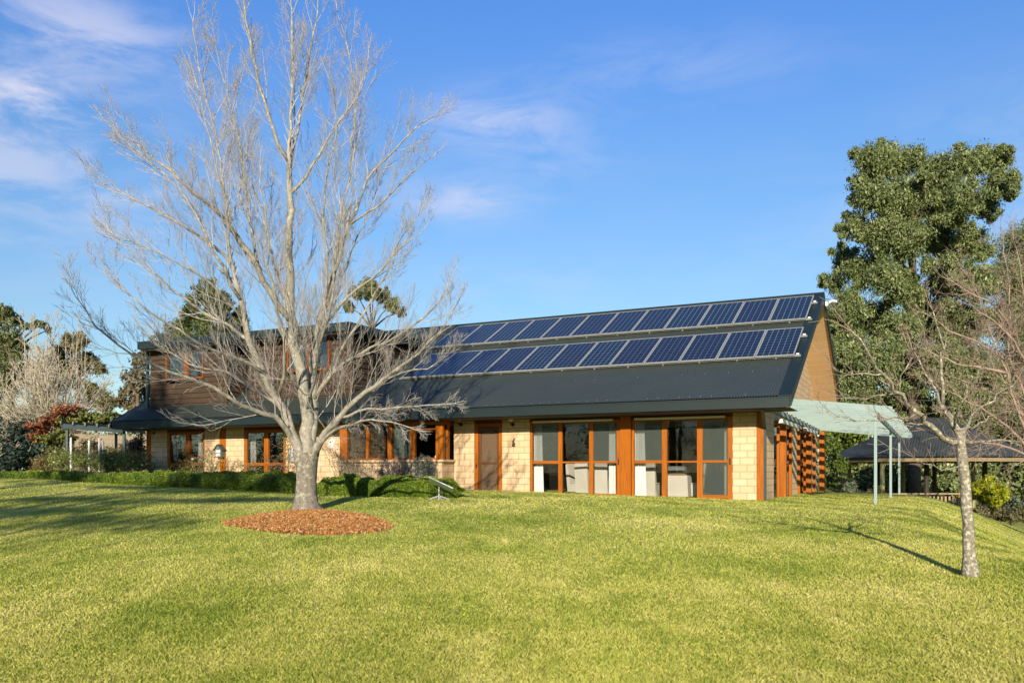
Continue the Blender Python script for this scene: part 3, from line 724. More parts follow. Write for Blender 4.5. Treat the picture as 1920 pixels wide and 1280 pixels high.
wall_lamp(865, 789, 'black wall lamp with clear globe left of the brown screen door')
wall_lamp(962, 789, 'black wall lamp with clear globe right of the brown screen door')
wall_lamp(289, 806, 'black wall lamp with clear globe at the far left corner post')
# small box shaped like a house on the far post
a = A(417); zb = z_of(857, a, SW)
e = hthing('birdhouse', 'small house shaped box with white front panels hung on the orange timber post', 'birdhouse', a, SW-.03, zb)
mb = MB(); mb.prism([(-.16, 0, 0), (.16, 0, 0), (.16, 0, .30), (0, 0, .47), (-.16, 0, .30)], (0, -.20, 0)); mb.build('box', simple('grey green box paint', (.10, .12, .11), .6), e)
for sg_ in (-1, 1):
    mb = MB(); mb.beam((sg_*.23, -.11, .27), (0, -.11, .50), .26, .025, (0, 0, 1)); mb.build('roof_panel', simple('dark box roof', (.05, .055, .055), .6), e)
for z0, z1 in ((.03, .14), (.17, .28)):
    mb = MB(); mb.bbox(-.12, .12, -.214, -.201, z0, z1, .006); mb.build('front_panel', WHITEP, e)
# meter box on the wall behind the big trunk
a0, a1 = A(560), A(545.5); z0, z1 = z_of(866, a0, SW), z_of(838, a0, SW)
mb = MB(); mb.bbox(-(a1-a0)/2, (a1-a0)/2, -.12, 0, 0, z1-z0, .015)
e = hthing('meter_box', 'pale grey metal meter box on the block wall behind the thick tree trunk', 'meter box', (a0+a1)/2, SW, z0)
mb.build('case', simple('pale grey metal', (.5, .52, .55), .4, .05, bmp=0), e)
mb = MB(); mb.bbox(-(a1-a0)/2+.03, (a1-a0)/2-.03, -.13, -.121, .03, z1-z0-.03, .004); mb.build('door', simple('pale grey metal', (1, 1, 1)), e)
# white plaque shaped like an animal head
a = A(622); zc = z_of(830, a, SW)
e = hthing('wall_plaque', 'white animal shaped plaque with dark spots on the wall left of the kitchen bay', 'plaque', a, SW-.002, zc)
mb = MB(); mb.prism([(x, 0, z) for x, z in [(x_*.8, z_*.8) for x_, z_ in ((-.16, -.08), (-.05, -.30), (.06, -.30), (.12, -.1), (.2, -.02), (.24, .14), (.16, .2), (.1, .16), (.05, .26), (-.02, .18), (-.1, .1))]], (0, -.035, 0)); mb.build('body', WHITEP, e)
mb = MB(); mb.lathe([(.028, 0), (.028, .006)], k=10); mb.build('spot', BLACK, e, M=Matrix.Translation((-.03, -.0355, .03)) @ Matrix.Rotation(R(90), 4, 'X'))
mb = MB(); mb.lathe([(.02, 0), (.02, .006)], k=10); mb.build('spot', BLACK, e, M=Matrix.Translation((.08, -.0355, .05)) @ Matrix.Rotation(R(90), 4, 'X'))
# little dark bird ornament on the wall
a = A(963); zc = z_of(829, a, SW)
e = hthing('wall_ornament', 'small dark metal ornament on the cream blocks beside the screen door', 'ornament', a, SW-.004, zc)
mb = MB(); mb.tube([(-.02, -.02, -.10), (.03, -.03, -.04), (.0, -.03, .03), (.03, -.03, .09), (.05, -.03, .13)], [.025, .05, .032, .02, .012], 7); mb.tube([(-.05, -.02, -.11), (.07, -.02, -.12)], .02, 5); mb.build('figure', simple('rusty iron', (.05, .035, .02), .7), e)
# blinds and the white thing inside the kitchen window
def blind(p0, p1, s, z0, z1, lab):
    e = hthing('window_blind', lab, 'blind', a_of((p0+p1)/2, s), s, z0, 'slatted blinds in the kitchen bay')
    hw = abs(a_of(p0, s)-a_of(p1, s))/2; mb = MB(); z = 0
    while z < z1-z0-.06:
        mb.prism([(-hw, -.02, z), (-hw, .02, z+.022), (-hw, .02, z+.026), (-hw, -.02, z+.004)], (2*hw, 0, 0)); z += .046
    mb.build('slats', BLINDM, e)['kind'] = 'stuff'
    mb = MB(); mb.bbox(-hw, hw, -.025, .025, z1-z0-.05, z1-z0, .005); mb.build('head_rail', BLINDM, e)
blind(652, 684, BS+.19, SZ+.02, HEADZ-.02, 'brown slatted blind in the leftmost kitchen bay window')
blind(692, 724, BS+.19, SZ+.02, HEADZ-.02, 'brown slatted blind in the second kitchen bay window from the left')
mb = MB(); mb.box(-bx(767), -bx(734), BS+.17, BS+.174, SZ+.05, HEADZ-.03)
hbuild(mb, 'roller_blind', BSCR, 'grey roller blind drawn down in the third kitchen bay window', 'blind', (bx(750), BS+.17, SZ))
a = bx(812); e = hthing('soap_bottle', 'small white box with an upright handle on the kitchen window sill', 'bottle', a, BS+.26, SZ)
mb = MB(); mb.bbox(-.07, .07, -.05, .05, 0, .14, .015); mb.build('body', WHITEP, e); mb = MB(); mb.tube([(.03, 0, .14), (.03, 0, .30)], .012, 6); mb.build('pump', WHITEP, e)
# curtains
def curtain(p0, p1, s, z0, z1, lab, flare=.0, n=6):
    a0, a1 = a_of(p1, s), a_of(p0, s); ac = (a0+a1)/2
    k = n*8+1; V = []
    for t_ in (0, .5, 1):
        for i in range(k):
            f = i/(k-1); xx = (f-.5)*(a1-a0)*(1+flare*(1-t_))
            V.append((xx, .035*math.sin(f*n*2*math.pi)*(1+.3*math.sin(i*1.3)), (z1-z0)*t_))
    i = np.arange(k-1); Fc = np.concatenate([np.stack([i+r*k, i+1+r*k, i+1+(r+1)*k, i+(r+1)*k], 1) for r in (0, 1)])
    o = mesh_np('curtain', np.array(V), Fc, CURT, smooth=True, loc=H(ac, s, z0), rz=HROT)
    tag(o, lab, 'curtain', 'white curtains in the front windows')
cs_ = SW+.30
curtain(1000, 1016, cs_, F0, HEADZ-.05, 'white gathered curtain at the left edge of the left sliding window', .5)
curtain(1142, 1154, cs_, F0, HEADZ-.05, 'white gathered curtain at the right edge of the left sliding window', .1)
curtain(1190, 1208, cs_, F0, HEADZ-.05, 'white gathered curtain at the left edge of the right sliding window', .5)
curtain(1358, 1365, cs_, F0, HEADZ-.05, 'narrow white curtain at the right edge of the right sliding window', 0, 3)
curtain(467, 480, cs_, F0, HEADZ-.05, 'white checked curtain in the long window behind the left branches', .15)
curtain(372, 382, cs_, F0, HEADZ-.05, 'white curtain at the right edge of the far left window', .1)
curtain(324, 333, cs_, F0, HEADZ-.05, 'pale curtain at the left edge of the far left window', .1)
# slip covered chairs, cloth covered table
def dchair(px, s, rz, lab, proto=[None]):
    loc = H(a_of(px, s), s, F0-.02)
    if proto[0] is None:
        e = empty('dining_chair', lab, 'chair', loc, HROT+rz, 'slip covered dining chairs')
        mb = MB(); mb.add([(-.25, -.26, 0), (.25, -.26, 0), (.25, .26, 0), (-.25, .26, 0), (-.22, -.24, .46), (.22, -.24, .46), (.22, .24, .46), (-.22, .24, .46)], [(0, 3, 2, 1), (0, 1, 5, 4), (1, 2, 6, 5), (2, 3, 7, 6), (3, 0, 4, 7)])
        mb.bbox(-.225, .225, -.245, .2, .461, .51, .02); mb.build('seat', LINEN, e)
        mb = MB(); mb.prism([(-.23, .20, .05), (-.23, .29, .0), (-.23, .40, 1.08), (-.23, .35, 1.12), (-.23, .31, 1.08), (-.23, .20, .5)], (.46, 0, 0)); mb.build('backrest', LINEN, e)
        proto[0] = e
    else:
        e = copy_tree(proto[0]); e.location = loc; e.rotation_euler = (0, 0, HROT+rz); e['label'] = lab
dchair(1086, 2.9, R(75), 'cream slip covered chair standing sideways behind the middle pane of the left sliding window')
dchair(1100, 2.35, R(172), 'cream slip covered chair with its back to the glass in the left sliding window')
dchair(1131, 2.4, R(185), 'cream slip covered chair behind the right pane of the left sliding window')
dchair(1222, 2.5, R(178), 'cream slip covered chair beside the curtain in the right sliding window')
dchair(1300, 2.9, R(-80), 'cream slip covered chair standing sideways in the right sliding window')
a0, a1 = a_of(1292, 2.5), a_of(1251, 2.5); ac = (a0+a1)/2
e = hthing('side_table', 'low table under a cream cloth behind the middle pane of the right sliding window', 'table', ac, 2.5, F0-.02)
hw = (a1-a0)/2; mb = MB(); mb.prism([(-hw-.04, -.25, 0), (hw+.04, -.25, 0), (hw, -.22, .74), (-hw, -.22, .74)], (0, .5, 0)); mb.build('cloth', LINEN, e)
e = hthing('storage_box', 'grey lidded box on a wooden board on the cloth covered table', 'box', ac, 2.5, F0-.02+.741)
mb = MB(); mb.bbox(-hw+.0, hw-.06, -.2, .2, 0, .05, .01); mb.build('board', wood('pale board', (.3, .17, .07), 'X'), e)
mb = MB(); mb.bbox(-hw+.06, hw-.1, -.17, .17, .051, .28, .03); mb.build('body', simple('grey box plastic', (.12, .13, .13), .5), e)
# security camera at the gable top
p = H(-.045, RIDGE+.05, zroof(RIDGE)-.36); e = empty('security_camera', 'white security camera fixed at the top of the gable', 'camera', p, HROT)
mb = MB(); mb.bbox(-.02, .06, -.1, .1, -.08, .08, .01); mb.build('mount', WHITEF, e)
mb = MB(); mb.tube([(.05, 0, .02), (.16, -.02, .06)], .03, 8); mb.build('arm', WHITEF, e)
mb = MB(); mb.tube([(.12, .05, .10), (.34, -.06, .06)], .042, 10); mb.build('body', WHITEF, e, smooth=False)
# flat satellite dish on the lawn
p = hit(823, 936); p.z = gz(p.x, p.y); e = empty('satellite_dish', 'flat white satellite dish tilted on a single leg on the lawn before the hedge', 'satellite dish', p, 0)
sc_ = p.y/F
mb = MB(); mb.tube([(0, 0, 0), (0, 0, 24*sc_)], .018, 8); mb.build('leg', simple('grey metal', (.35, .37, .38), .4, .05), e)
mb = MB(); 
for an in (20, 110, 200, 290): mb.tube([(0, 0, .09), (.14*math.cos(R(an)), .14*math.sin(R(an)), .045), (.24*math.cos(R(an)), .24*math.sin(R(an)), .01)], .016, 6)
mb.build('base', simple('grey metal', (1, 1, 1)), e)
mb = MB(); mb.bbox(-.33, .33, -.21, .21, -.012, .012, .01); mb.build('panel', simple('pale dish plastic', (.62, .65, .68), .4, .03, bmp=0), e, M=Matrix.Translation((4*sc_, 0, 28*sc_)) @ Matrix.Rotation(R(25), 4, 'Y') @ Matrix.Rotation(R(-15), 4, 'X'))

# ------------------------------------------------------------------ right pergola
pg = empty('pergola', 'faded mint timber pergola of many slats standing against the right gable wall', 'pergola', H(-2, 1.4, -.8), HROT)
org = (2, 1.4, -.8)
NS = 14
P1 = (1.96, 1.31); P3 = (2.2, 13.4)
def slz(t): return 2.13-.19*t, 1.745-.20*t
for k in range(NS):
    t_ = k/(NS-1); s_ = 1.62+13.2*t_; zi, zo = slz(t_); ao = -(2.36+.25*t_)
    mb = MB(); mb.prism([(-AW+.06, s_, zi), (-ao, s_, zo), (-ao, s_, zo-.14), (-ao-.09, s_, zo-.19+.01), (-AW+.06, s_, zi-.19)], (0, .045, 0))
    mb.build('slat', MINT_X, pg, origin=org)
mb = MB(); mb.beam((-AW+.03, 1.6, 2.13-.26), (-AW+.03, 14.9, 1.94-.26), .05, .14); mb.build('wall_beam', MINT_Y, pg, origin=org)
zb1 = 1.745-.19+.05; zb3 = zb1-.24
mb = MB(); mb.beam((P1[0], P1[1]-.1, zb1-.06), (P3[0], P3[1]+.3, zb3-.06), .06, .14); mb.build('beam', MINT_Y, pg, origin=org)
for t_ in (0, .52, .95):
    x, y = P1[0]+(P3[0]-P1[0])*t_, P1[1]+(P3[1]-P1[1])*t_; zt = zb1+(zb3-zb1)*t_-.13; wpt = HM @ Vector((x, y, 0)); zg = gz(wpt.x, wpt.y)
    mb = MB(); mb.bbox(x-.038, x+.038, y-.038, y+.038, zg-.2, zt, .004); mb.build('post', MINT_Z, pg, origin=org)

# ------------------------------------------------------------------ octagonal garden pavilion on the right
GC = at(1745, 884, 43.); GR = 4.7; zg = gz(GC.x, GC.y)
ez, az_ = (HY-857)/F*41, (HY-786)/F*43
gp = empty('gazebo', 'open octagonal gazebo with dark metal roof on timber posts beyond the lawn', 'gazebo', (GC.x, GC.y, zg), 0)
ang = [R(45*i+22.5+14) for i in range(8)]
mb = MB(); vs = [(GR*1.08*math.cos(q), GR*1.08*math.sin(q), ez-zg) for q in ang]+[(.9*math.cos(q), .9*math.sin(q), az_-zg) for q in ang]
mb.add(vs+[(0, 0, az_-zg+.12)], [(i, (i+1) % 8, (i+1) % 8+8, i+8) for i in range(8)]+[(i+8, (i+1) % 8+8, 16) for i in range(8)]+[tuple(range(7, -1, -1))])
grm, t, b, o_ = newmat('ribbed dark roof')
wv_ = nd(t, 'ShaderNodeTexWave', Scale=2.6); t.links.new(coord(t, 'UV'), wv_.inputs['Vector']); c = ramp(t, wv_.outputs['Fac'], [(0, (.028, .034, .034)), (1, (.046, .053, .053))]); t.links.new(c, b.inputs['Base Color']); b.inputs['Roughness'].default_value = .6; b.inputs['Specular IOR Level'].default_value = .12; bump(t, b, wv_.outputs['Fac'], .4, .02)
mb.build('roof', grm, gp)
TAN = wood('weathered tan timber', (.28, .22, .13), 'X', .8); TANZ = wood('pale green treated post', (.30, .30, .14), 'Z', .8)
for i in range(8):
    q, q2 = ang[i], ang[(i+1) % 8]
    mb = MB(); mb.beam((GR*1.03*math.cos(q), GR*1.03*math.sin(q), ez-zg-.14), (GR*1.03*math.cos(q2), GR*1.03*math.sin(q2), ez-zg-.14), .06, .17); mb.build('eave_beam', TAN, gp)
    mb = MB(); mb.tube([(GR*.96*math.cos(q), GR*.96*math.sin(q), -.2), (GR*.96*math.cos(q), GR*.96*math.sin(q), ez-zg-.2)], .11, 8); mb.build('post', TANZ, gp)
for i in range(0, 8, 2):
    mb = MB(); q = (ang[i]+ang[i-1])/2; mb.tube([(2.4*math.cos(ang[i]+.4), 2.4*math.sin(ang[i]+.4), -.2), (2.4*math.cos(ang[i]+.4), 2.4*math.sin(ang[i]+.4), ez-zg-.05)], .12, 8); mb.build('inner_post', simple('dark stained post', (.03, .022, .016), .8), gp)
# paling fence in front of it
fe = empty('fence', 'weathered timber fence with upright palings below the gazebo', 'fence', at(1800, 955, 37.), 0)
FO = fe.location.copy(); PAL = wood('weathered paling', (.33, .26, .15), 'Z', .85, .5)
mb = MB(); pl = [at(x, y, 37.)-FO for x, y in ((1612, 927), (1690, 925.5), (1803, 925))]; 
for i in (0, 1): mb = MB(); mb.beam(pl[i], pl[i+1], .09, .07); mb.build('rail', PAL, fe)
x = 1616; k = 0
while x < 1797:
    zt = at(x, 929, 37.)-FO; wp_ = zt+FO; mb = MB(); mb.bbox(zt.x-.045, zt.x+.045, .05, .075, gz(wp_.x, 37)-FO.z-.05, zt.z-.02, .006); mb.build('paling', PAL, fe); x += 7.2; k += 1
mb = MB(); zt = at(1798.5, 926, 37.)-FO; mb.bbox(zt.x-.06, zt.x+.06, -.0, .12, gz(zt.x+FO.x, 37)-FO.z-.1, zt.z-.04, .01); mb.build('end_post', wood('new orange post', (.42, .22, .08), 'Z', .8), fe)

# ------------------------------------------------------------------ left garden structures
lp = empty('pergola', 'low dark green garden pergola left of the house under the red leaved climber', 'pergola', at(124, 884, 34.5), 0); LO = lp.location.copy()
b0, b1 = at(116, 798.5, 34.2), at(230, 806.5, 35.2)
mb = MB(); mb.beam(b0-LO, b1-LO, .07, .20); mb.build('front_beam', DGREEN, lp)
for px, Y in ((124, 34.3), (231, 35.3), (216, 39.5)):
    q = at(px, 803 if px < 200 else (809 if px > 220 else 812), Y); zg = gz(q.x, q.y); mb = MB(); mb.bbox(q.x-LO.x-.05, q.x-LO.x+.05, q.y-LO.y+.04, q.y-LO.y+.14, zg-LO.z-.2, q.z-LO.z, .006); mb.build('post', DGREEN, lp)
for k in range(6):
    t_ = k/5; q = b0.lerp(b1, t_*.98+.01)-LO; mb = MB(); mb.beam(q+Vector((0, -.15, .15)), q+Vector((-1.2, 5.0, .12)), .05, .12); mb.build('rafter', simple('pale weathered rafter', (.19, .18, .14), .9), lp)
q0, q1 = at(140, 884, 41.), at(300, 884, 44.)
gwm = brickmat('garden wall block', (.50, .42, .29), (.44, .36, .24), (.30, .25, .18), .45, .2)
mb = MB(); zt = (HY-813)/F*41; mb.prism([(q0.x, q0.y, -.6), (q1.x, q1.y, -.6), (q1.x, q1.y, zt), (q0.x, q0.y, zt)], (.05, .25, 0)); o = mb.build('garden_wall', gwm); tag(o, 'cream block garden wall behind the rose bed left of the house', 'wall')
for i, (px, y0, Y, lab) in enumerate(((133, 822, 33.4, 'white garden stake beside the dark green pergola post'), (167, 827, 33.2, 'plain white garden stake in the middle of the rose bed'), (186, 823, 33.5, 'white garden stake of a close pair, left one'), (193, 828, 33.5, 'white garden stake of a close pair, right one'))):
    q = at(px, y0, Y); zg = gz(q.x, q.y); mb = MB(); mb.tube([(0, 0, -.1), (0, 0, q.z-zg)], .038, 8); mb.lathe([(.045, q.z-zg), (.045, q.z-zg+.02), (.01, q.z-zg+.05)], k=8); o = mb.build('garden_stake', WHITEP, loc=(q.x, q.y, zg)); tag(o, lab, 'stake', 'white stakes in the rose bed')

# ------------------------------------------------------------------ mulch ring
m, t, b, o_ = newmat('orange bark mulch')
at_ = nd(t, 'ShaderNodeAttribute', attribute_name='rnd'); c = ramp(t, at_.outputs['Fac'], [(0, alb((.08, .035, .012))), (.35, alb((.27, .105, .026))), (.7, alb((.44, .195, .05))), (.9, alb((.56, .30, .10))), (1, alb((.46, .35, .20)))]); t.links.new(c, b.inputs['Base Color']); b.inputs['Roughness'].default_value = .9
cen = sum(MUL, Vector())/len(MUL); V = []; Fm = []; rr = []
K = 96
def edge(f):
    n_ = len(MUL); i = int(f*n_) % n_; q = f*n_-int(f*n_); return MUL[i].lerp(MUL[(i+1) % n_], q)
rings = [0, .4, .7, .9, 1.0]
for r_ in rings:
    for j in range(K):
        p = cen.lerp(edge(j/K), r_*.95*(1+.03*math.sin(j*2.7)+.02*math.sin(j*5.1))); V.append((p.x, p.y, gz(p.x, p.y)+.05*(1-r_**3)+.004))
for i in range(len(rings)-1):
    for j in range(K): Fm.append((i*K+j, i*K+(j+1) % K, (i+1)*K+(j+1) % K, (i+1)*K+j)); rr.append(.15)
nch = 26000; 
f_ = rng.random(nch); rad_ = np.sqrt(rng.random(nch)); rad_ = np.where(rad_ > .93, rad_*(1+.12*rng.random(nch)**3), rad_)*.95
for q in range(nch):
    p = cen.lerp(edge(f_[q]), rad_[q]); z = gz(p.x, p.y)+.05*(1-min(1, rad_[q])**3)+.008+.02*rng.random()
    an = rng.random()*6.283; ln = .010+.035*rng.random()**1.6; wd_ = .004+.006*rng.random(); tz = (rng.random()-.5)*.05; d = Vector((math.cos(an)*ln, math.sin(an)*ln, tz)); u_ = Vector((-math.sin(an)*wd_, math.cos(an)*wd_, (rng.random()-.2)*.02)); c0 = Vector((p.x, p.y, z)); n0 = len(V)
    V += [tuple(c0-d-u_), tuple(c0+d-u_), tuple(c0+d+u_), tuple(c0-d+u_)]; Fm.append((n0, n0+1, n0+2, n0+3)); rr.append(.2+.8*rng.random())
mul = mesh_np('mulch', np.array(V), np.array(Fm), m, uv=False, rnd=rr); tag(mul, 'oval bed of orange bark mulch under the big bare tree', 'mulch', kind='stuff')
# ------------------------------------------------------------------ vegetation helpers
prng = random.Random(11)
def foliage(name, clumps, n, size, mat, parent=None, seed=1, sub=26, subr=.30, shell=.55, aspect=.55, droop=0., loc=None, up=.2):
    """leaf-sized faces gathered in tufts through the volume of each clump (centre, radii)"""
    g = np.random.default_rng(seed)
    vol = np.array([c[1][0]*c[1][1]*c[1][2] for c in clumps])**.67; vol /= vol.sum()
    C = []; Nn = []; Rn = []
    for (c, r), v in zip(clumps, vol):
        k = max(8, int(n*v)); ns = max(4, int(sub))
        d = g.normal(size=(ns, 3)); d /= np.linalg.norm(d, axis=1)[:, None]
        rad = (shell+(1-shell)*g.random(ns))[:, None]*(.8+.35*g.random(ns))[:, None]
        sc_ = d*rad; w_ = g.integers(0, ns, k); srn = g.random(ns)
        p = sc_[w_]+g.normal(size=(k, 3))*subr*.55*(.6+.8*g.random(ns))[w_][:, None]
        C.append(np.array(c)+p*np.array(r)); Nn.append(p+.6*(p-sc_[w_])/subr); Rn.append(np.clip(.45*srn[w_]+.55*g.random(k), 0, 1))
    C = np.concatenate(C); Nn = np.concatenate(Nn); Rn = np.concatenate(Rn); k = len(C)
    Nn /= np.linalg.norm(Nn, axis=1)[:, None]+1e-6
    nr = Nn*.55+g.normal(size=(k, 3))*.55+np.array([0, 0, up]); nr /= np.linalg.norm(nr, axis=1)[:, None]
    u = np.cross(nr, g.normal(size=(k, 3))); u /= np.linalg.norm(u, axis=1)[:, None]; u[:, 2] -= droop; v = np.cross(nr, u)
    s_ = size*(.6+.8*g.random(k))[:, None]
    V = np.stack([C-u*s_*.5, C-v*s_*aspect*.5+u*s_*.05, C+u*s_*.5, C+v*s_*aspect*.5+u*s_*.05], 1)
    if loc is not None: V = V-np.array(loc)
    return mesh_np(name, V.reshape(-1, 3), np.arange(k*4).reshape(-1, 4), mat, parent, uv=False, rnd=Rn, loc=None)
def rot_about(v, ax, an): return Matrix.Rotation(an, 3, ax) @ v
def rnd_perp(d, rg):
    a = Vector((rg.gauss(0, 1), rg.gauss(0, 1), rg.gauss(0, 1))); a = a-d*a.dot(d)
    return a.normalized() if a.length > 1e-4 else d.orthogonal().normalized()
def resample(P, step):
    """Catmull-Rom through the points at about even steps"""
    out = []; n = len(P)
    for i in range(n-1):
        p0, p1, p2, p3 = P[max(i-1, 0)], P[i], P[i+1], P[min(i+2, n-1)]
        k = max(1, int((p2-p1).length/step))
        for j in range(k):
            t = j/k; out.append(.5*((2*p1)+(p2-p0)*t+(2*p0-5*p1+4*p2-p3)*t*t+(3*p1-p0-3*p2+p3)*t**3))
    out.append(P[-1]); return out
def twig(mb, rg, p, d, L, r, lev, trop=.12, spread=(28, 55), dens=1., wig=.16, kids=None, minr=.0035, side=None):
    seg = max(3, min(7, int(L/.22))) if lev > 0 else (3 if L > .3 else 2)
    pts = [p.copy()]; rad = [r]; dd = d.copy()
    for i in range(seg):
        dd = (dd+Vector((rg.gauss(0, wig), rg.gauss(0, wig), rg.gauss(0, wig)+trop))).normalized()
        pts.append(pts[-1]+dd*(L/seg)); rad.append(max(minr, r*(1-.72*(i+1)/seg)))
    mb.tube(pts, rad, 5 if r > .012 else (4 if r > .006 else 3), cap=False)
    if lev <= 0: return
    nk = max(2, int((kids or {3: 7, 2: 6, 1: 4}).get(lev, 4)*dens*(.75+.5*rg.random())))
    for i in range(nk):
        t = .18+.80*(i+rg.random()*.8)/nk; t = min(t, .98); x = t*seg; j = min(int(x), seg-1); q = pts[j].lerp(pts[j+1], x-j)
        ax = rnd_perp((pts[j+1]-pts[j]).normalized(), rg); cd = rot_about((pts[j+1]-pts[j]).normalized(), ax, R(rg.uniform(*spread)))
        cl = L*(.30+.32*rg.random())*(1.15-.55*t)
        twig(mb, rg, q, cd, max(cl, .12), max(minr, r*.5*(1.1-.5*t)), lev-1, trop, spread, dens, wig, kids, minr)
def limb(mbT, mbB, rg, P, r0, r1, step=.25, gap=.34, lev=2, start=.15, lenk=.36, trop=.12, spread=(28, 52), dens=1., wig=.16, base=.9, minr=.0035, tipL=None, kids=None, rk=.0085):
    P = resample(P, step); L = sum((P[i+1]-P[i]).length for i in range(len(P)-1)); n = len(P)
    for i in range(1, n-1): P[i] = P[i]+Vector((rg.gauss(0, .018), rg.gauss(0, .018), rg.gauss(0, .018)))
    rad = [r0+(r1-r0)*(i/(n-1))**.8 for i in range(n)]
    mbT.tube(P, rad, 10 if r0 > .06 else 7)
    d = 0; nxt = L*start; 
    for i in range(n-1):
        sl = (P[i+1]-P[i]).length
        while nxt < d+sl:
            t = nxt/L; q = P[i].lerp(P[i+1], (nxt-d)/sl); tg = (P[i+1]-P[i]).normalized()
            cd = rot_about(tg, rnd_perp(tg, rg), R(rg.uniform(*spread)))
            cl = (lenk*L*(1-t)+base)*(.55+.75*rg.random())
            twig(mbB, rg, q, cd, cl, max(minr, min(.5*rad[i], rk*cl+.003)), lev, trop, spread, dens, wig, kids, minr)
            nxt += gap*(.6+.8*rg.random())
        d += sl
    tg = (P[-1]-P[-2]).normalized()
    for _ in range(2): twig(mbB, rg, P[-1], (tg+Vector((rg.gauss(0, .2), rg.gauss(0, .2), rg.gauss(0, .2)))).normalized(), tipL or (base*.9+.25), r1*.9, max(1, lev-1), trop, spread, dens, wig, kids, minr)

# ------------------------------------------------------------------ the big bare tree
BARK = barkmat('pale grey bark', (.13, .12, .095), (.30, .28, .23), (.46, .46, .35), 13, .4, .8)
TRB = barkmat('mottled grey trunk bark', (.085, .075, .058), (.20, .18, .145), (.40, .39, .29), 15, .45, 1.0)
TWIG = barkmat('pale twig bark', (.24, .215, .20), (.43, .40, .365), (.46, .45, .38), 5, .5, .2)
tb = hit(572, 956); TY = tb.y; TP = TY/F
print('maple base', tb)
mt = empty('maple_tree', 'tall bare deciduous tree with pale grey branches in the orange mulch bed', 'tree', tb)
def tp(px, py, dy=0.): return at(px, py, TY+dy)-tb
rg = random.Random(5)
T_, B_ = MB(), MB()
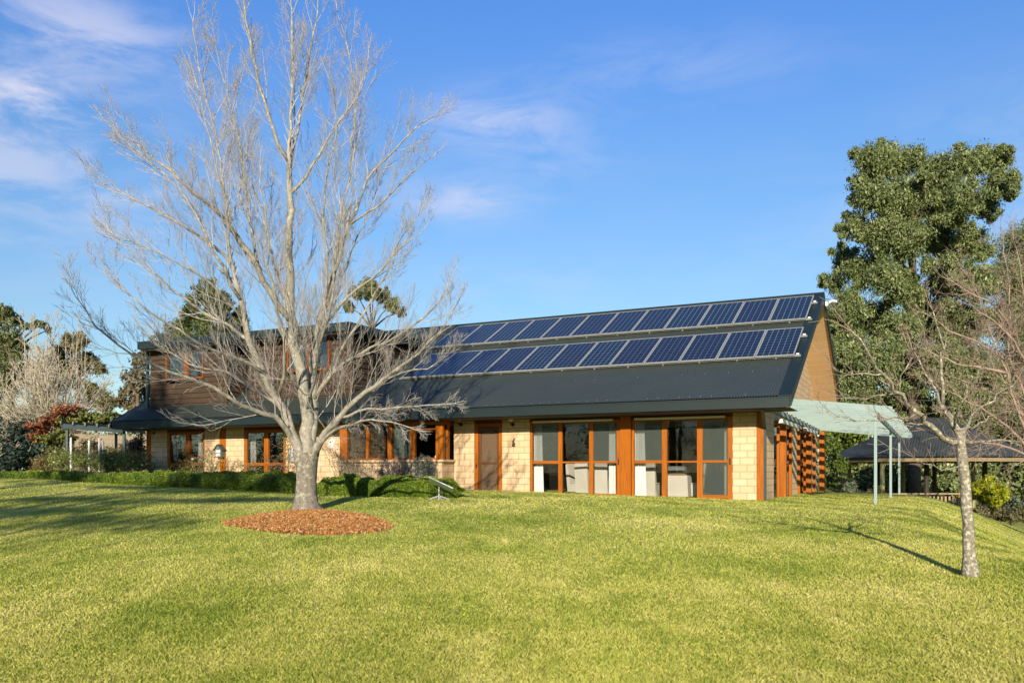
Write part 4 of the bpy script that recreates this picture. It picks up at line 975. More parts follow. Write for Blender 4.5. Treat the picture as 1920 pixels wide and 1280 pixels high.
# trunk with root flare
prof = [(574, 964, 88), (574, 957, 68), (574, 950, 54), (573.5, 940, 45), (573.5, 922, 40), (574, 900, 37), (574, 880, 38), (573, 862, 44), (572, 848, 50)]
tr = MB(); K = 20; rings = []
for (px, py, w_) in prof:
    c = tp(px, py); r_ = w_/2*TP
    rings.append([c+Vector((r_*(1+.10*math.sin(3*q+1)*(1 if py > 940 else .35)+.05*math.sin(5*q+py))*math.cos(q), r_*(1+.1*math.cos(2*q))*math.sin(q), 0)) for q in [2*math.pi*j/K for j in range(K)]])
vs = sum(rings, []); tr.add(vs, [(i*K+j, i*K+(j+1) % K, (i+1)*K+(j+1) % K, (i+1)*K+j) for i in range(len(prof)-1) for j in range(K)]+[tuple((len(prof)-1)*K+j for j in range(K))])
tr.build('trunk', TRB, mt, smooth=True)
LIM = [  # (points in the photo with depth offset), base diameter px, tip diameter px, options
 ([(566, 862, 0), (563, 840, -.05), (549, 805, -.15), (519, 745, -.3), (492, 695, -.5), (467, 637, -.7), (455, 575, -.9), (444, 534, -1.0)], 25, 11, {}),
 ([(444, 534, -1.0), (428, 488, -1.1), (385, 450, -1.2), (325, 412, -1.3), (245, 372, -1.3), (196, 346, -1.2)], 9, 2, {}),
 ([(450, 560, -1.), (420, 500, -1.3), (385, 440, -1.6), (352, 375, -1.7), (300, 318, -1.7), (240, 280, -1.6)], 8, 2, {}),
 ([(440, 530, -1.), (430, 450, -1.3), (424, 375, -1.6), (402, 300, -1.8), (385, 230, -1.9), (370, 160, -2.0)], 8, 2, {}),
 ([(574, 866, 0), (574, 835, 0), (577, 790, .05), (575, 755, .05), (560, 690, .0), (551, 640, .0), (545, 583, 0), (542, 521, 0), (542, 450, 0), (545, 370, 0), (543, 305, 0)], 34, 12, {'start': .3}),
 ([(543, 305, 0), (522, 268, -.1), (500, 205, -.2), (480, 130, -.3), (462, 40, -.4), (450, -40, -.5)], 9, 3, {}),
 ([(543, 308, 0), (545, 220, .1), (549, 120, .15), (545, 20, .2), (543, -60, .2)], 9, 3, {}),
 ([(544, 315, 0), (558, 245, .3), (570, 160, .5), (588, 70, .7), (597, -20, .8)], 8, 3, {}),
 ([(545, 362, 0), (572, 332, .3), (600, 285, .5), (640, 222, .7), (676, 172, .8), (690, 110, .9)], 9, 2, {}),
 ([(545, 600, 0), (520, 572, -.2), (494, 528, -.5), (470, 478, -.8), (430, 430, -1.), (385, 378, -1.1), (335, 335, -1.2), (275, 285, -1.2), (212, 240, -1.1)], 16, 2, {}),
 ([(494, 528, -.5), (478, 470, -.2), (466, 400, 0), (458, 340, .1), (446, 260, .2), (425, 170, .3), (405, 90, .3)], 9, 2, {}),
 ([(480, 500, -.6), (440, 440, -.4), (425, 380, -.2), (412, 300, 0), (395, 210, .1), (370, 120, .2), (362, 40, .2)], 8, 2, {}),
 ([(582, 862, 0), (588, 800, .1), (589, 760, .2), (586, 712, .3), (587, 662, .4), (596, 617, .5), (609, 571, .6), (621, 530, .6), (634, 480, .7), (648, 435, .7)], 25, 11, {}),
 ([(648, 435, .7), (675, 380, .8), (700, 322, .9), (738, 282, 1.), (785, 235, 1.), (825, 215, 1.)], 9, 2, {}),
 ([(634, 480, .7), (640, 400, 1.2), (655, 330, 1.5), (660, 260, 1.7), (668, 180, 1.8), (650, 90, 1.9), (632, 20, 1.9)], 8, 2, {}),
 ([(609, 571, .6), (615, 490, .2), (606, 410, -.1), (612, 330, -.3), (630, 250, -.4), (622, 160, -.5)], 7, 2, {}),
 ([(656, 420, .7), (690, 400, .5), (730, 365, .3), (770, 325, .2), (800, 300, .2)], 6, 2, {}),
 ([(589, 748, .2), (605, 725, .1), (622, 700, -.1), (652, 677, -.3), (699, 652, -.5), (752, 625, -.7), (800, 590, -.8), (835, 545, -.9)], 12, 2, {}),
 ([(622, 700, -.1), (650, 640, .4), (690, 575, .8), (725, 510, 1.), (755, 440, 1.1), (790, 395, 1.1)], 8, 2, {}),
 ([(596, 617, .5), (625, 590, .6), (655, 555, .4), (700, 520, .2), (745, 470, .1), (785, 440, 0)], 9, 2, {}),
 ([(584, 855, 0), (608, 812, -.3), (637, 782, -.6), (670, 749, -.9), (720, 710, -1.2), (762, 679, -1.5), (803, 646, -1.7), (842, 600, -1.9), (862, 560, -2.)], 19, 2, {'lenk': .2, 'base': .55, 'tipL': .3}),
 ([(637, 782, -.6), (690, 770, -1.), (741, 766, -1.4), (803, 762, -1.7), (830, 759, -1.8), (852, 756, -1.85)], 8, 2, {'trop': .05, 'lenk': .14, 'base': .4, 'tipL': .2}),
 ([(590, 858, 0), (603, 830, -.2), (630, 803, -.7), (674, 789, -1.3), (715, 788, -1.8), (750, 797, -2.2), (782, 806, -2.4)], 10, 2, {'trop': .02, 'lenk': .1, 'base': .35, 'tipL': .25}),
 ([(670, 749, -.9), (700, 725, -.3), (750, 700, .1), (800, 690, .3), (845, 662, .4)], 7, 2, {'lenk': .16, 'base': .45, 'tipL': .25}),
 ([(566, 858, 0), (554, 832, -.1), (538, 805, -.3), (513, 778, -.6), (471, 766, -1.), (426, 745, -1.5), (372, 716, -1.9), (318, 695, -2.2), (277, 679, -2.4), (223, 646, -2.6), (181, 612, -2.7), (142, 556, -2.7)], 15, 2, {'trop': .08}),
 ([(540, 800, -.3), (525, 766, 0), (492, 742, .3), (455, 718, .6), (425, 700, .8), (380, 690, 1.), (330, 670, 1.1), (280, 630, 1.2)], 9, 2, {}),
 ([(497, 700, -.5), (465, 680, -.8), (430, 665, -1.1), (380, 650, -1.4), (335, 617, -1.6), (264, 570, -1.8), (203, 512, -1.9)], 9, 2, {}),
 ([(470, 640, -.7), (430, 610, -.4), (380, 585, -.1), (320, 540, .1), (260, 490, .2), (205, 430, .2)], 9, 2, {}),
 ([(460, 600, -.8), (410, 545, -1.4), (350, 500, -1.9), (290, 470, -2.2), (215, 440, -2.4)], 7, 2, {}),
 ([(522, 745, -.3), (533, 700, -.8), (535, 640, -1.2), (520, 580, -1.6), (505, 500, -2.), (500, 420, -2.2), (488, 330, -2.3)], 9, 2, {}),
 ([(575, 760, 0), (590, 700, .7), (600, 640, 1.3), (630, 560, 1.9), (655, 480, 2.3), (690, 400, 2.5), (720, 320, 2.5)], 9, 2, {}),
 ([(548, 620, 0), (535, 560, .8), (510, 480, 1.5), (490, 390, 2.), (455, 300, 2.2), (430, 210, 2.3)], 9, 2, {}),
 ([(575, 770, 0), (590, 715, -.9), (600, 650, -1.6), (620, 570, -2.2), (625, 490, -2.5), (640, 400, -2.6)], 8, 2, {}),
]
for P, d0, d1, o in LIM:
    o = dict(o); limb(T_, B_, rg, [tp(*q) for q in P], d0/2*TP*.82, d1/2*TP*.80, **{**dict(gap=.235, lev=2, lenk=.24, base=.66, trop=.17, wig=.12, spread=(20, 42), minr=.0024, rk=.0050, tipL=.6, kids={2: 8, 1: 5}), **o})
T_.build('limbs', BARK, mt, smooth=True); B_.build('branches', TWIG, mt, smooth=True)
print('maple twigs', len(B_.f))

# ------------------------------------------------------------------ slender tree at the right
LICH = barkmat('lichen spotted bark', (.08, .07, .05), (.25, .225, .17), (.58, .58, .43), 34, .8)
RTW = barkmat('brown pink twig bark', (.20, .14, .11), (.31, .23, .19), (.40, .36, .27), 6, .5, .2)
sb = hit(1818, 1081); SY = sb.y; SP = SY/F; print('slender base', sb)
st_ = empty('slender_tree', 'slender bare tree with lichen spotted trunk standing on the right of the lawn', 'tree', sb)
def sp(px, py, dy=0.): return at(px, py, SY+dy)-sb
T_, B_ = MB(), MB(); rg = random.Random(9)
tp_ = resample([sp(1819, 1088), sp(1818, 1060), sp(1816, 1000), sp(1812, 940), sp(1808, 890), sp(1803, 840), sp(1800, 806)], .12)
T_.tube([p+Vector((.006*math.sin(i*1.7), 0, 0)) for i, p in enumerate(tp_)], [(13.2-3.2*i/len(tp_)+(7 if i == 0 else 3.5 if i == 1 else 1.2 if i == 2 else 0)+.7*math.sin(i*2.1))*SP*(.86) for i in range(len(tp_))], 12)
T_.build('trunk', LICH, st_, smooth=True); T_ = MB()
for P, d0, d1 in [
 ([(1801, 815, 0), (1780, 782, .1), (1765, 755, .2), (1752, 722, .3), (1740, 695, .35), (1722, 672, .4)], 15, 3),
 ([(1768, 760, .2), (1766, 700, .1), (1766, 650, 0), (1757, 610, -.05), (1750, 585, -.1)], 8, 2),
 ([(1800, 826, 0), (1775, 824, -.1), (1745, 800, -.2), (1715, 770, -.3), (1690, 740, -.4), (1660, 700, -.5), (1625, 660, -.6), (1598, 622, -.7)], 12, 3),
 ([(1690, 742, -.4), (1670, 737, -.3), (1640, 745, -.2), (1600, 748, -.1), (1572, 742, 0)], 5, 1.6),
 ([(1720, 776, -.3), (1690, 784, -.5), (1650, 788, -.7), (1610, 786, -.8), (1570, 780, -.9)], 4, 1.4),
 ([(1685, 735, -.4), (1700, 690, -.6), (1712, 655, -.7), (1725, 640, -.8)], 4, 1.5),
 ([(1660, 700, -.5), (1620, 702, -.4), (1590, 706, -.3), (1568, 695, -.2)], 3.5, 1.4),
 ([(1804, 812, 0), (1820, 780, .2), (1845, 760, .3), (1875, 735, .4), (1905, 715, .5)], 7, 2),
 ([(1805, 830, 0), (1835, 826, -.2), (1870, 826, -.3), (1910, 822, -.4), (1940, 812, -.4)], 7, 2),
 ([(1790, 800, 0), (1800, 760, -.4), (1825, 715, -.6), (1850, 680, -.7), (1870, 640, -.8)], 6, 2),
 ([(1800, 805, 0), (1830, 800, .5), (1860, 780, .8), (1900, 770, 1.)], 6, 2),
 ([(1810, 870, 0), (1780, 880, -.2), (1750, 876, -.3), (1715, 858, -.4)], 3, 1.4)]:
    limb(T_, B_, rg, [sp(*q) for q in P], d0/2*SP, d1/2*SP, step=.1, gap=.135, lev=1, lenk=.24, base=.22, trop=.12, minr=.0021, dens=1.0, rk=.006)
T_.build('limbs', LICH, st_, smooth=True); B_.build('branches', RTW, st_, smooth=True)

# ------------------------------------------------------------------ dense leafless tree at the right edge
pb = Vector((at(1950, 884, 27.).x, 27., 0)); pb.z = gz(pb.x, pb.y)
pt = empty('bare_tree', 'bushy leafless tree with pink brown twigs at the right edge of the photo', 'tree', pb); PK = barkmat('pink brown twigs', (.22, .15, .12), (.34, .25, .20), (.36, .30, .24), 6, .5, .2)
T_, B_ = MB(), MB(); rg = random.Random(3)
def pp(px, py, dy=0.): return at(px, py, 27+dy)-pb
T_.tube([pp(1952, 1000), pp(1948, 900), pp(1940, 860)], [.16, .13, .11], 8); T_.build('trunk', PK, pt, smooth=True); T_ = MB()
for P in [[(1940, 860, 0), (1900, 810, -.3), (1850, 770, -.6), (1790, 740, -.8), (1735, 715, -.9)], [(1942, 860, 0), (1905, 760, 0), (1890, 700, .2), (1872, 660, .3), (1850, 600, .4), (1830, 540, .4), (1800, 500, .4)],
          [(1945, 850, 0), (1920, 740, .3), (1895, 680, .5), (1893, 600, .6), (1890, 520, .7), (1880, 440, .7)], [(1945, 850, 0), (1950, 700, 0), (1930, 600, -.2), (1915, 520, -.4), (1900, 450, -.4)],
          [(1890, 700, .2), (1840, 690, 0), (1790, 680, -.2), (1740, 660, -.3), (1710, 640, -.3)], [(1880, 670, .3), (1830, 640, .6), (1780, 620, .8), (1740, 590, .9)], [(1900, 620, .5), (1860, 570, -.4), (1820, 550, -.7), (1790, 530, -.8)],
          [(1945, 840, 0), (1985, 740, .2), (2010, 640, .3), (2000, 540, .3)], [(1945, 860, 0), (1890, 840, -.8), (1840, 830, -1.2), (1780, 820, -1.4)], [(1920, 780, 0), (1870, 740, 1.), (1820, 720, 1.5), (1770, 700, 1.7)], [(1935, 700, 0), (1900, 640, -.8), (1860, 600, -1.1), (1830, 580, -1.2)]]:
    limb(T_, B_, rg, [pp(*q) for q in P], .055, .010, step=.3, gap=.24, lev=2, lenk=.25, base=.7, trop=.05, wig=.22, spread=(30, 70), minr=.0036, dens=1.0, rk=.006)
T_.build('limbs', PK, pt, smooth=True); B_.build('branches', PK, pt, smooth=True)

# ------------------------------------------------------------------ evergreen trees
GL = leafmat('evergreen leaf', (.045, .07, .022), (.155, .20, .065), (.35, .39, .17), .2, .45)
GLb = leafmat('fresh leaf', (.04, .075, .012), (.14, .20, .028), (.30, .35, .07), .3, .45)
GUM = leafmat('dull gum leaf', (.045, .065, .025), (.15, .175, .06), (.29, .31, .12), .2, .5)
GUMB = leafmat('brown gum leaf', (.07, .065, .025), (.19, .17, .06), (.31, .28, .11), .2, .5)
CON = leafmat('conifer leaf', (.025, .045, .012), (.075, .11, .025), (.16, .19, .05), .15, .5)
DKB = barkmat('dark tree bark', (.05, .04, .03), (.12, .095, .07), (.16, .14, .10), 4, .3)
def leafy(name, label, cat, base_px, Y, clumps, n, size, mat, trunk_r=.25, seed=1, group=None, limbs=True, depth=1.0, zb=None, **kw):
    X = (base_px-CX)/F*Y; zb = gz(X, Y) if zb is None else zb; b0 = Vector((X, Y, zb)); e = empty(name, label, cat, b0, 0, group)
    rg = random.Random(seed); cl = []
    for c in clumps:
        px, py, r_ = c[:3]; dy = c[3] if len(c) > 3 else rg.uniform(-1, 1)*2.2*depth; rz_ = c[4] if len(c) > 4 else r_
        p = at(px, py, Y+dy)-b0; k = r_*Y/F; cl.append((tuple(p), (k, k*depth, rz_*Y/F)))
    foliage('crown', cl, n, size, mat, e, seed, **kw)
    T_ = MB(); top = max(c[0][2] for c in cl); cx_ = sum(c[0][0] for c in cl)/len(cl)
    sp_ = [Vector((0, 0, -.3)), Vector((cx_*.2, 0, top*.25)), Vector((cx_*.5, 0, top*.5)), Vector((cx_*.8, 0, top*.8))]
    T_.tube(resample(sp_, top/8), [trunk_r*(1-.08*i) for i in range(len(resample(sp_, top/8)))], 9)
    if limbs:
        for c, r_ in (cl if len(cl) < 16 else cl[:44:3]):
            z0 = max(top*.12, min(c[2]-.6*abs(c[0]), top*.75)); q = Vector((cx_*z0/top, 0, z0)); T_.tube([q, q.lerp(Vector(c), .5)+Vector((0, 0, .1*top*.2)), Vector(c)], [trunk_r*.3, trunk_r*.18, trunk_r*.06], 6)
    T_.build('trunk', DKB, e, smooth=True)
    return e
ev = [(1640, 300, 42), (1668, 296, 36), (1712, 300, 34), (1760, 318, 36), (1800, 305, 34), (1845, 298, 34), (1880, 300, 26), (1898, 340, 18), (1870, 345, 36), (1612, 345, 24), (1640, 370, 42), (1690, 365, 46), (1745, 375, 48), (1800, 375, 48), (1845, 385, 34),
      (1600, 425, 30), (1650, 440, 48), (1705, 450, 44), (1760, 450, 50), (1815, 455, 44), (1582, 480, 26), (1610, 505, 40), (1660, 520, 44), (1700, 545, 36), (1770, 525, 46), (1825, 530, 44), (1565, 530, 26), (1555, 600, 24), (1590, 580, 40), (1640, 600, 42), (1690, 620, 40), (1745, 600, 48), (1805, 610, 46),
      (1575, 690, 34), (1580, 630, 30), (1585, 720, 34), (1585, 655, 40), (1640, 680, 46), (1700, 690, 46), (1760, 690, 48), (1820, 690, 46), (1600, 740, 44), (1660, 760, 46), (1720, 770, 44), (1790, 770, 48), (1850, 740, 44)]
rg_ = random.Random(77); ev2 = []
for x, y, r_ in ev:
    for _ in range(4):
        an = rg_.uniform(0, 6.283); ev2.append((x+math.cos(an)*r_*.95, y+math.sin(an)*r_*.8, r_*rg_.uniform(.16, .36)))
leafy('evergreen_tree', 'tall dense evergreen tree towering behind the right gable', 'tree', 1715, 50., [(x, y, r_*(.80 if y < 560 else .95)) for x, y, r_ in ev]+ev2, 600000, .14, GL, .38, 21, sub=150, subr=.30, depth=1.1, aspect=.38, shell=.25, droop=.5)
leafy('evergreen_tree', 'dark evergreen tree beyond the pink twigs at the right edge', 'tree', 1930, 56., [(1905, 460, 40), (1950, 450, 45), (1890, 520, 40), (1940, 540, 55), (1900, 600, 50), (1960, 640, 60), (1890, 690, 50), (1940, 740, 60), (1880, 780, 50)], 120000, .14, GL, .4, 22, sub=120, subr=.30, shell=.4, aspect=.42)
# low greenery behind the gazebo
for i, (px, py, r_, Y, n_, lab, mt_) in enumerate([
        (1590, 815, 38, 52, 6000, 'green bush behind the pergola beside the house corner', GLb), (1650, 880, 42, 54, 6000, 'dark green bush behind the left gazebo posts', GL), (1730, 890, 46, 54, 6500, 'dark green bush behind the middle of the gazebo', GL),
        (1800, 880, 46, 53, 6500, 'dark green bush behind the right half of the gazebo', GL), (1880, 880, 46, 53, 6500, 'dark bush beyond the right end of the gazebo', GL), (1940, 890, 50, 52, 5000, 'dark bush cut by the right edge of the photo', GL), (1860, 810, 60, 58, 6000, 'shadowed bush behind the pink twigs above the gazebo roof', GL), (1780, 790, 60, 60, 6000, 'shadowed bush above the gazebo roof', GL)]):
    leafy('bush', lab, 'bush', px, Y, [(px, py, r_), (px-r_*.7, py+r_*.3, r_*.7), (px+r_*.7, py+r_*.3, r_*.7), (px, py+r_*.9, r_*.9)], n_, .24, mt_, .1, 30+i, 'bushes behind the gazebo', sub=22, subr=.34)
leafy('bush', 'light green leafy bush against the rear corner of the house', 'bush', 1565, 41., [(1562, 840, 16), (1570, 870, 18), (1562, 905, 18), (1580, 900, 14)], 4000, .14, GLb, .06, 44, sub=18, subr=.36)
YEL = leafmat('yellow green leaf', (.11, .14, .008), (.30, .33, .015), (.50, .50, .03), .35, .4)
leafy('bush', 'bright yellow green rounded bush right of the slender trunk', 'bush', 1850, 34., [(1838, 915, 16), (1856, 910, 18), (1872, 920, 15), (1845, 930, 16), (1865, 934, 14), (1882, 930, 9)], 3600, .13, YEL, .06, 45, sub=22, subr=.3)
GREY = leafmat('grey green leaf', (.05, .065, .04), (.12, .15, .09), (.24, .27, .17), .2)
leafy('bush', 'feathery grey green bush right of the yellow bush', 'bush', 1893, 33.5, [(1890, 950, 14), (1902, 945, 12), (1880, 957, 12)], 2500, .11, GREY, .04, 46, sub=18, subr=.5)
leafy('bush', 'low grey brown border plants below the yellow bush', 'plants', 1860, 33., [(1838, 962, 12), (1856, 966, 12), (1875, 964, 12), (1895, 968, 12), (1915, 965, 14)], 3500, .10, leafmat('dry border leaf', (.05, .045, .02), (.13, .12, .05), (.25, .22, .11)), .02, 47, limbs=False, sub=18, subr=.5)
leafy('bush', 'spiky grey green bush at the foot of the pergola posts', 'bush', 1590, 36., [(1575, 925, 12), (1592, 915, 14), (1605, 928, 12), (1585, 935, 14)], 3000, .16, GREY, .03, 48, sub=16, subr=.5, aspect=.2)
leafy('bush', 'tangled brown shrub at the fence behind the pergola posts', 'bush', 1650, 36., [(1630, 935, 12), (1650, 928, 14), (1668, 935, 12), (1690, 950, 10), (1715, 955, 9)], 2800, .10, leafmat('tangled dry leaf', (.05, .05, .02), (.12, .11, .04), (.22, .19, .08)), .03, 49, sub=16, subr=.5, aspect=.25)
# behind the house
leafy('conifer_tree', 'dark green conifer rising behind the left dormer', 'tree', 395, 62., [(390, 548, 26), (375, 580, 30), (410, 570, 26), (360, 612, 32), (400, 610, 36), (440, 600, 26), (330, 630, 30), (300, 640, 16), (440, 632, 30), (470, 640, 16), (380, 650, 40)], 60000, .16, CON, .35, 51, sub=46, subr=.22, aspect=.4)
leafy('gum_tree', 'rounded gum tree showing above the roof behind the central branches', 'tree', 690, 66., [(690, 538, 18), (668, 550, 14), (715, 555, 17), (735, 572, 15), (752, 585, 10), (700, 548, 16), (655, 575, 12)], 24000, .15, GUM, .3, 52, sub=60, subr=.24, shell=.4)
leafy('gum_tree', 'brownish gum tree at the far left edge above the leafless tree', 'tree', 20, 60., [(10, 590, 20), (30, 600, 14), (15, 630, 22), (50, 612, 14, 0, 7), (75, 608, 14, 0, 8), (90, 618, 8), (0, 650, 30), (35, 655, 22), (20, 700, 36), (70, 700, 30), (-20, 620, 30), (-10, 720, 40), (10, 790, 40), (60, 790, 40)], 60000, .15, GUM, .35, 53, sub=40, subr=.24, shell=.4)
leafy('gum_tree', 'dull green gum tree behind the middle of the leafless tree', 'tree', 140, 64., [(135, 645, 22), (150, 640, 16), (110, 665, 22), (165, 672, 16), (140, 690, 30), (185, 690, 14), (100, 710, 30), (180, 740, 26), (200, 760, 20)], 36000, .15, GUMB, .3, 54, sub=40, subr=.24, shell=.4)
leafy('gum_tree', 'pale brown scrubby tree just left of the dormer', 'tree', 262, 60., [(262, 680, 16), (270, 665, 12), (255, 710, 20), (275, 730, 22), (240, 745, 20), (262, 770, 26)], 6500, .26, leafmat('pale brown leaf', (.07, .06, .03), (.17, .145, .08), (.27, .23, .14)), .2, 55, sub=20, subr=.34)
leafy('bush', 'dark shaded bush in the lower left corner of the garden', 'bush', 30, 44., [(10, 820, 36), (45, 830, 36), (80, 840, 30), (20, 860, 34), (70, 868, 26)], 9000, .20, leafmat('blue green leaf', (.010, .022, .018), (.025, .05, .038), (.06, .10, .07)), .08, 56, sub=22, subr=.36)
leafy('bush', 'feathery brown bush between the dark bush and the pergola post', 'bush', 80, 36.5, [(78, 868, 14), (92, 862, 14), (70, 876, 12), (98, 876, 12)], 3000, .13, leafmat('feathery brown leaf', (.09, .07, .025), (.20, .155, .055), (.30, .24, .10)), .03, 57, sub=16, subr=.5, aspect=.15)
RED = leafmat('red climber leaf', (.10, .03, .012), (.30, .10, .04), (.50, .26, .10), .3)
GRC = leafmat('climber leaf', (.05, .07, .012), (.17, .20, .04), (.36, .34, .09), .3)
e = empty('climber', 'red and green leaved climber spilling over the left garden pergola', 'climbing plant', at(85, 884, 36.)); e.location.z = gz(e.location.x, 36.)
O_ = tuple(e.location)
cl = lambda L: [((at(x, y, Y)).to_tuple(), (r_*Y/F, .7, r_*Y/F*.8)) for x, y, r_, Y in L]
foliage('red_leaves', cl([(125, 770, 13, 36), (110, 778, 12, 36), (95, 790, 12, 35.5), (78, 803, 12, 35.5), (70, 820, 10, 35), (140, 768, 10, 36.5), (65, 800, 8, 35.5)]), 3200, .13, RED, e, 61, loc=O_, subr=.4)
foliage('green_leaves', cl([(150, 785, 16, 36.5), (175, 785, 16, 37), (195, 788, 14, 37), (120, 792, 14, 36), (100, 825, 10, 35.2), (112, 815, 10, 35.4), (85, 822, 10, 35.2), (108, 845, 9, 35), (130, 820, 8, 35.5), (215, 780, 10, 38)]), 4600, .13, GRC, e, 62, loc=O_, subr=.4)
mb = MB(); rg = random.Random(8)
for k in range(7):
    q = Vector(((at(92+k*3, 884, 35.2)).x, 35.2, 0)); q.z = gz(q.x, q.y); mb.tube(resample([q-e.location, q-e.location+Vector((rg.gauss(0, .1), 0, 1.0)), q-e.location+Vector((rg.gauss(0, .25), .3, 1.9))], .3), .025, 5)
mb.build('stems', DKB, e)

# dense leafless tree on the left
lb = Vector((at(95, 884, 46.).x, 46., 0)); lb.z = gz(lb.x, lb.y)
lt = empty('bare_tree', 'wide leafless tree with dense pale grey twigs at the left edge', 'tree', lb); PALE = barkmat('pale silver twigs', (.27, .23, .17), (.44, .39, .30), (.48, .46, .35), 4, .5, .2)
T_, B_ = MB(), MB(); rg = random.Random(14)
def lq(px, py, dy=0.): return at(px, py, 46+dy)-lb
T_.tube([lq(96, 910), lq(98, 870), lq(97, 840)], [.3, .26, .24], 8); T_.build('trunk', PALE, lt, smooth=True); T_ = MB()
for k in range(64):
    an = rg.uniform(-1.62, 1.55); rr_ = rg.uniform(.75, 1.); dyy = rg.uniform(-3, 3); ex = 97+math.sin(an)*118*rr_; ey = 835-math.cos(an)*165*rr_+(20 if abs(an) > 1.3 else 0)
    m1 = lq(97+math.sin(an*1.2)*38, 820-math.cos(an)*46, dyy*.3); m2 = lq((97+ex)/2+math.sin(an)*14, (830+ey)/2-4, dyy*.7)
    limb(T_, B_, rg, [lq(97, 838), m1, m2, lq(ex, ey, dyy)], .075, .016, step=.5, gap=.36, lev=1, lenk=.22, base=.85, trop=.06, wig=.2, spread=(25, 65), minr=.011, start=.12, dens=1.3)
for k in range(22):
    x = rg.uniform(45, 160); dyy = rg.uniform(-2, 2); limb(T_, B_, rg, [lq(x, 730, dyy), lq(x+rg.gauss(0, 3), 670, dyy), lq(x+rg.gauss(0, 4), rg.uniform(600, 650), dyy)], .024, .010, step=.6, gap=.7, lev=1, lenk=.1, base=.4, minr=.009)
T_.build('limbs', PALE, lt, smooth=True); B_.build('branches', PALE, lt, smooth=True)

# the far wood that closes the view all round behind the house: one mass
fw_ = random.Random(31); cl = []
for k in range(150):
    an = R(fw_.uniform(-15, 195)); d = fw_.uniform(112, 135); x, y = 8+d*math.cos(an), 20+d*math.sin(an); h = fw_.uniform(6., 8.5)
    cl.append(((x, y, gz(x, y)+h*.45), (fw_.uniform(4, 7), 4, h*.55)))
fo = foliage('distant_trees', cl, 90000, .75, GUM, None, 32, sub=30, subr=.3, shell=.5)
tag(fo, 'far belt of mixed trees closing the view behind the garden', 'trees', kind='stuff')
leafy('bush', 'dark purple leaved bush beside the corner post at the far left of the house', 'bush', 255, 36., [(240, 838, 13), (258, 832, 14), (268, 850, 11), (250, 858, 14), (262, 872, 10)], 4200, .10, leafmat('dark purple leaf', (.02, .018, .016), (.06, .05, .04), (.16, .15, .11)), .03, 58, sub=20, subr=.45)
leafy('bush', 'loose green bush behind the close pair of white stakes', 'bush', 200, 36., [(190, 862, 13), (205, 858, 13), (218, 868, 12), (200, 876, 13), (228, 878, 10)], 4200, .09, GLb, .03, 59, sub=20, subr=.45)
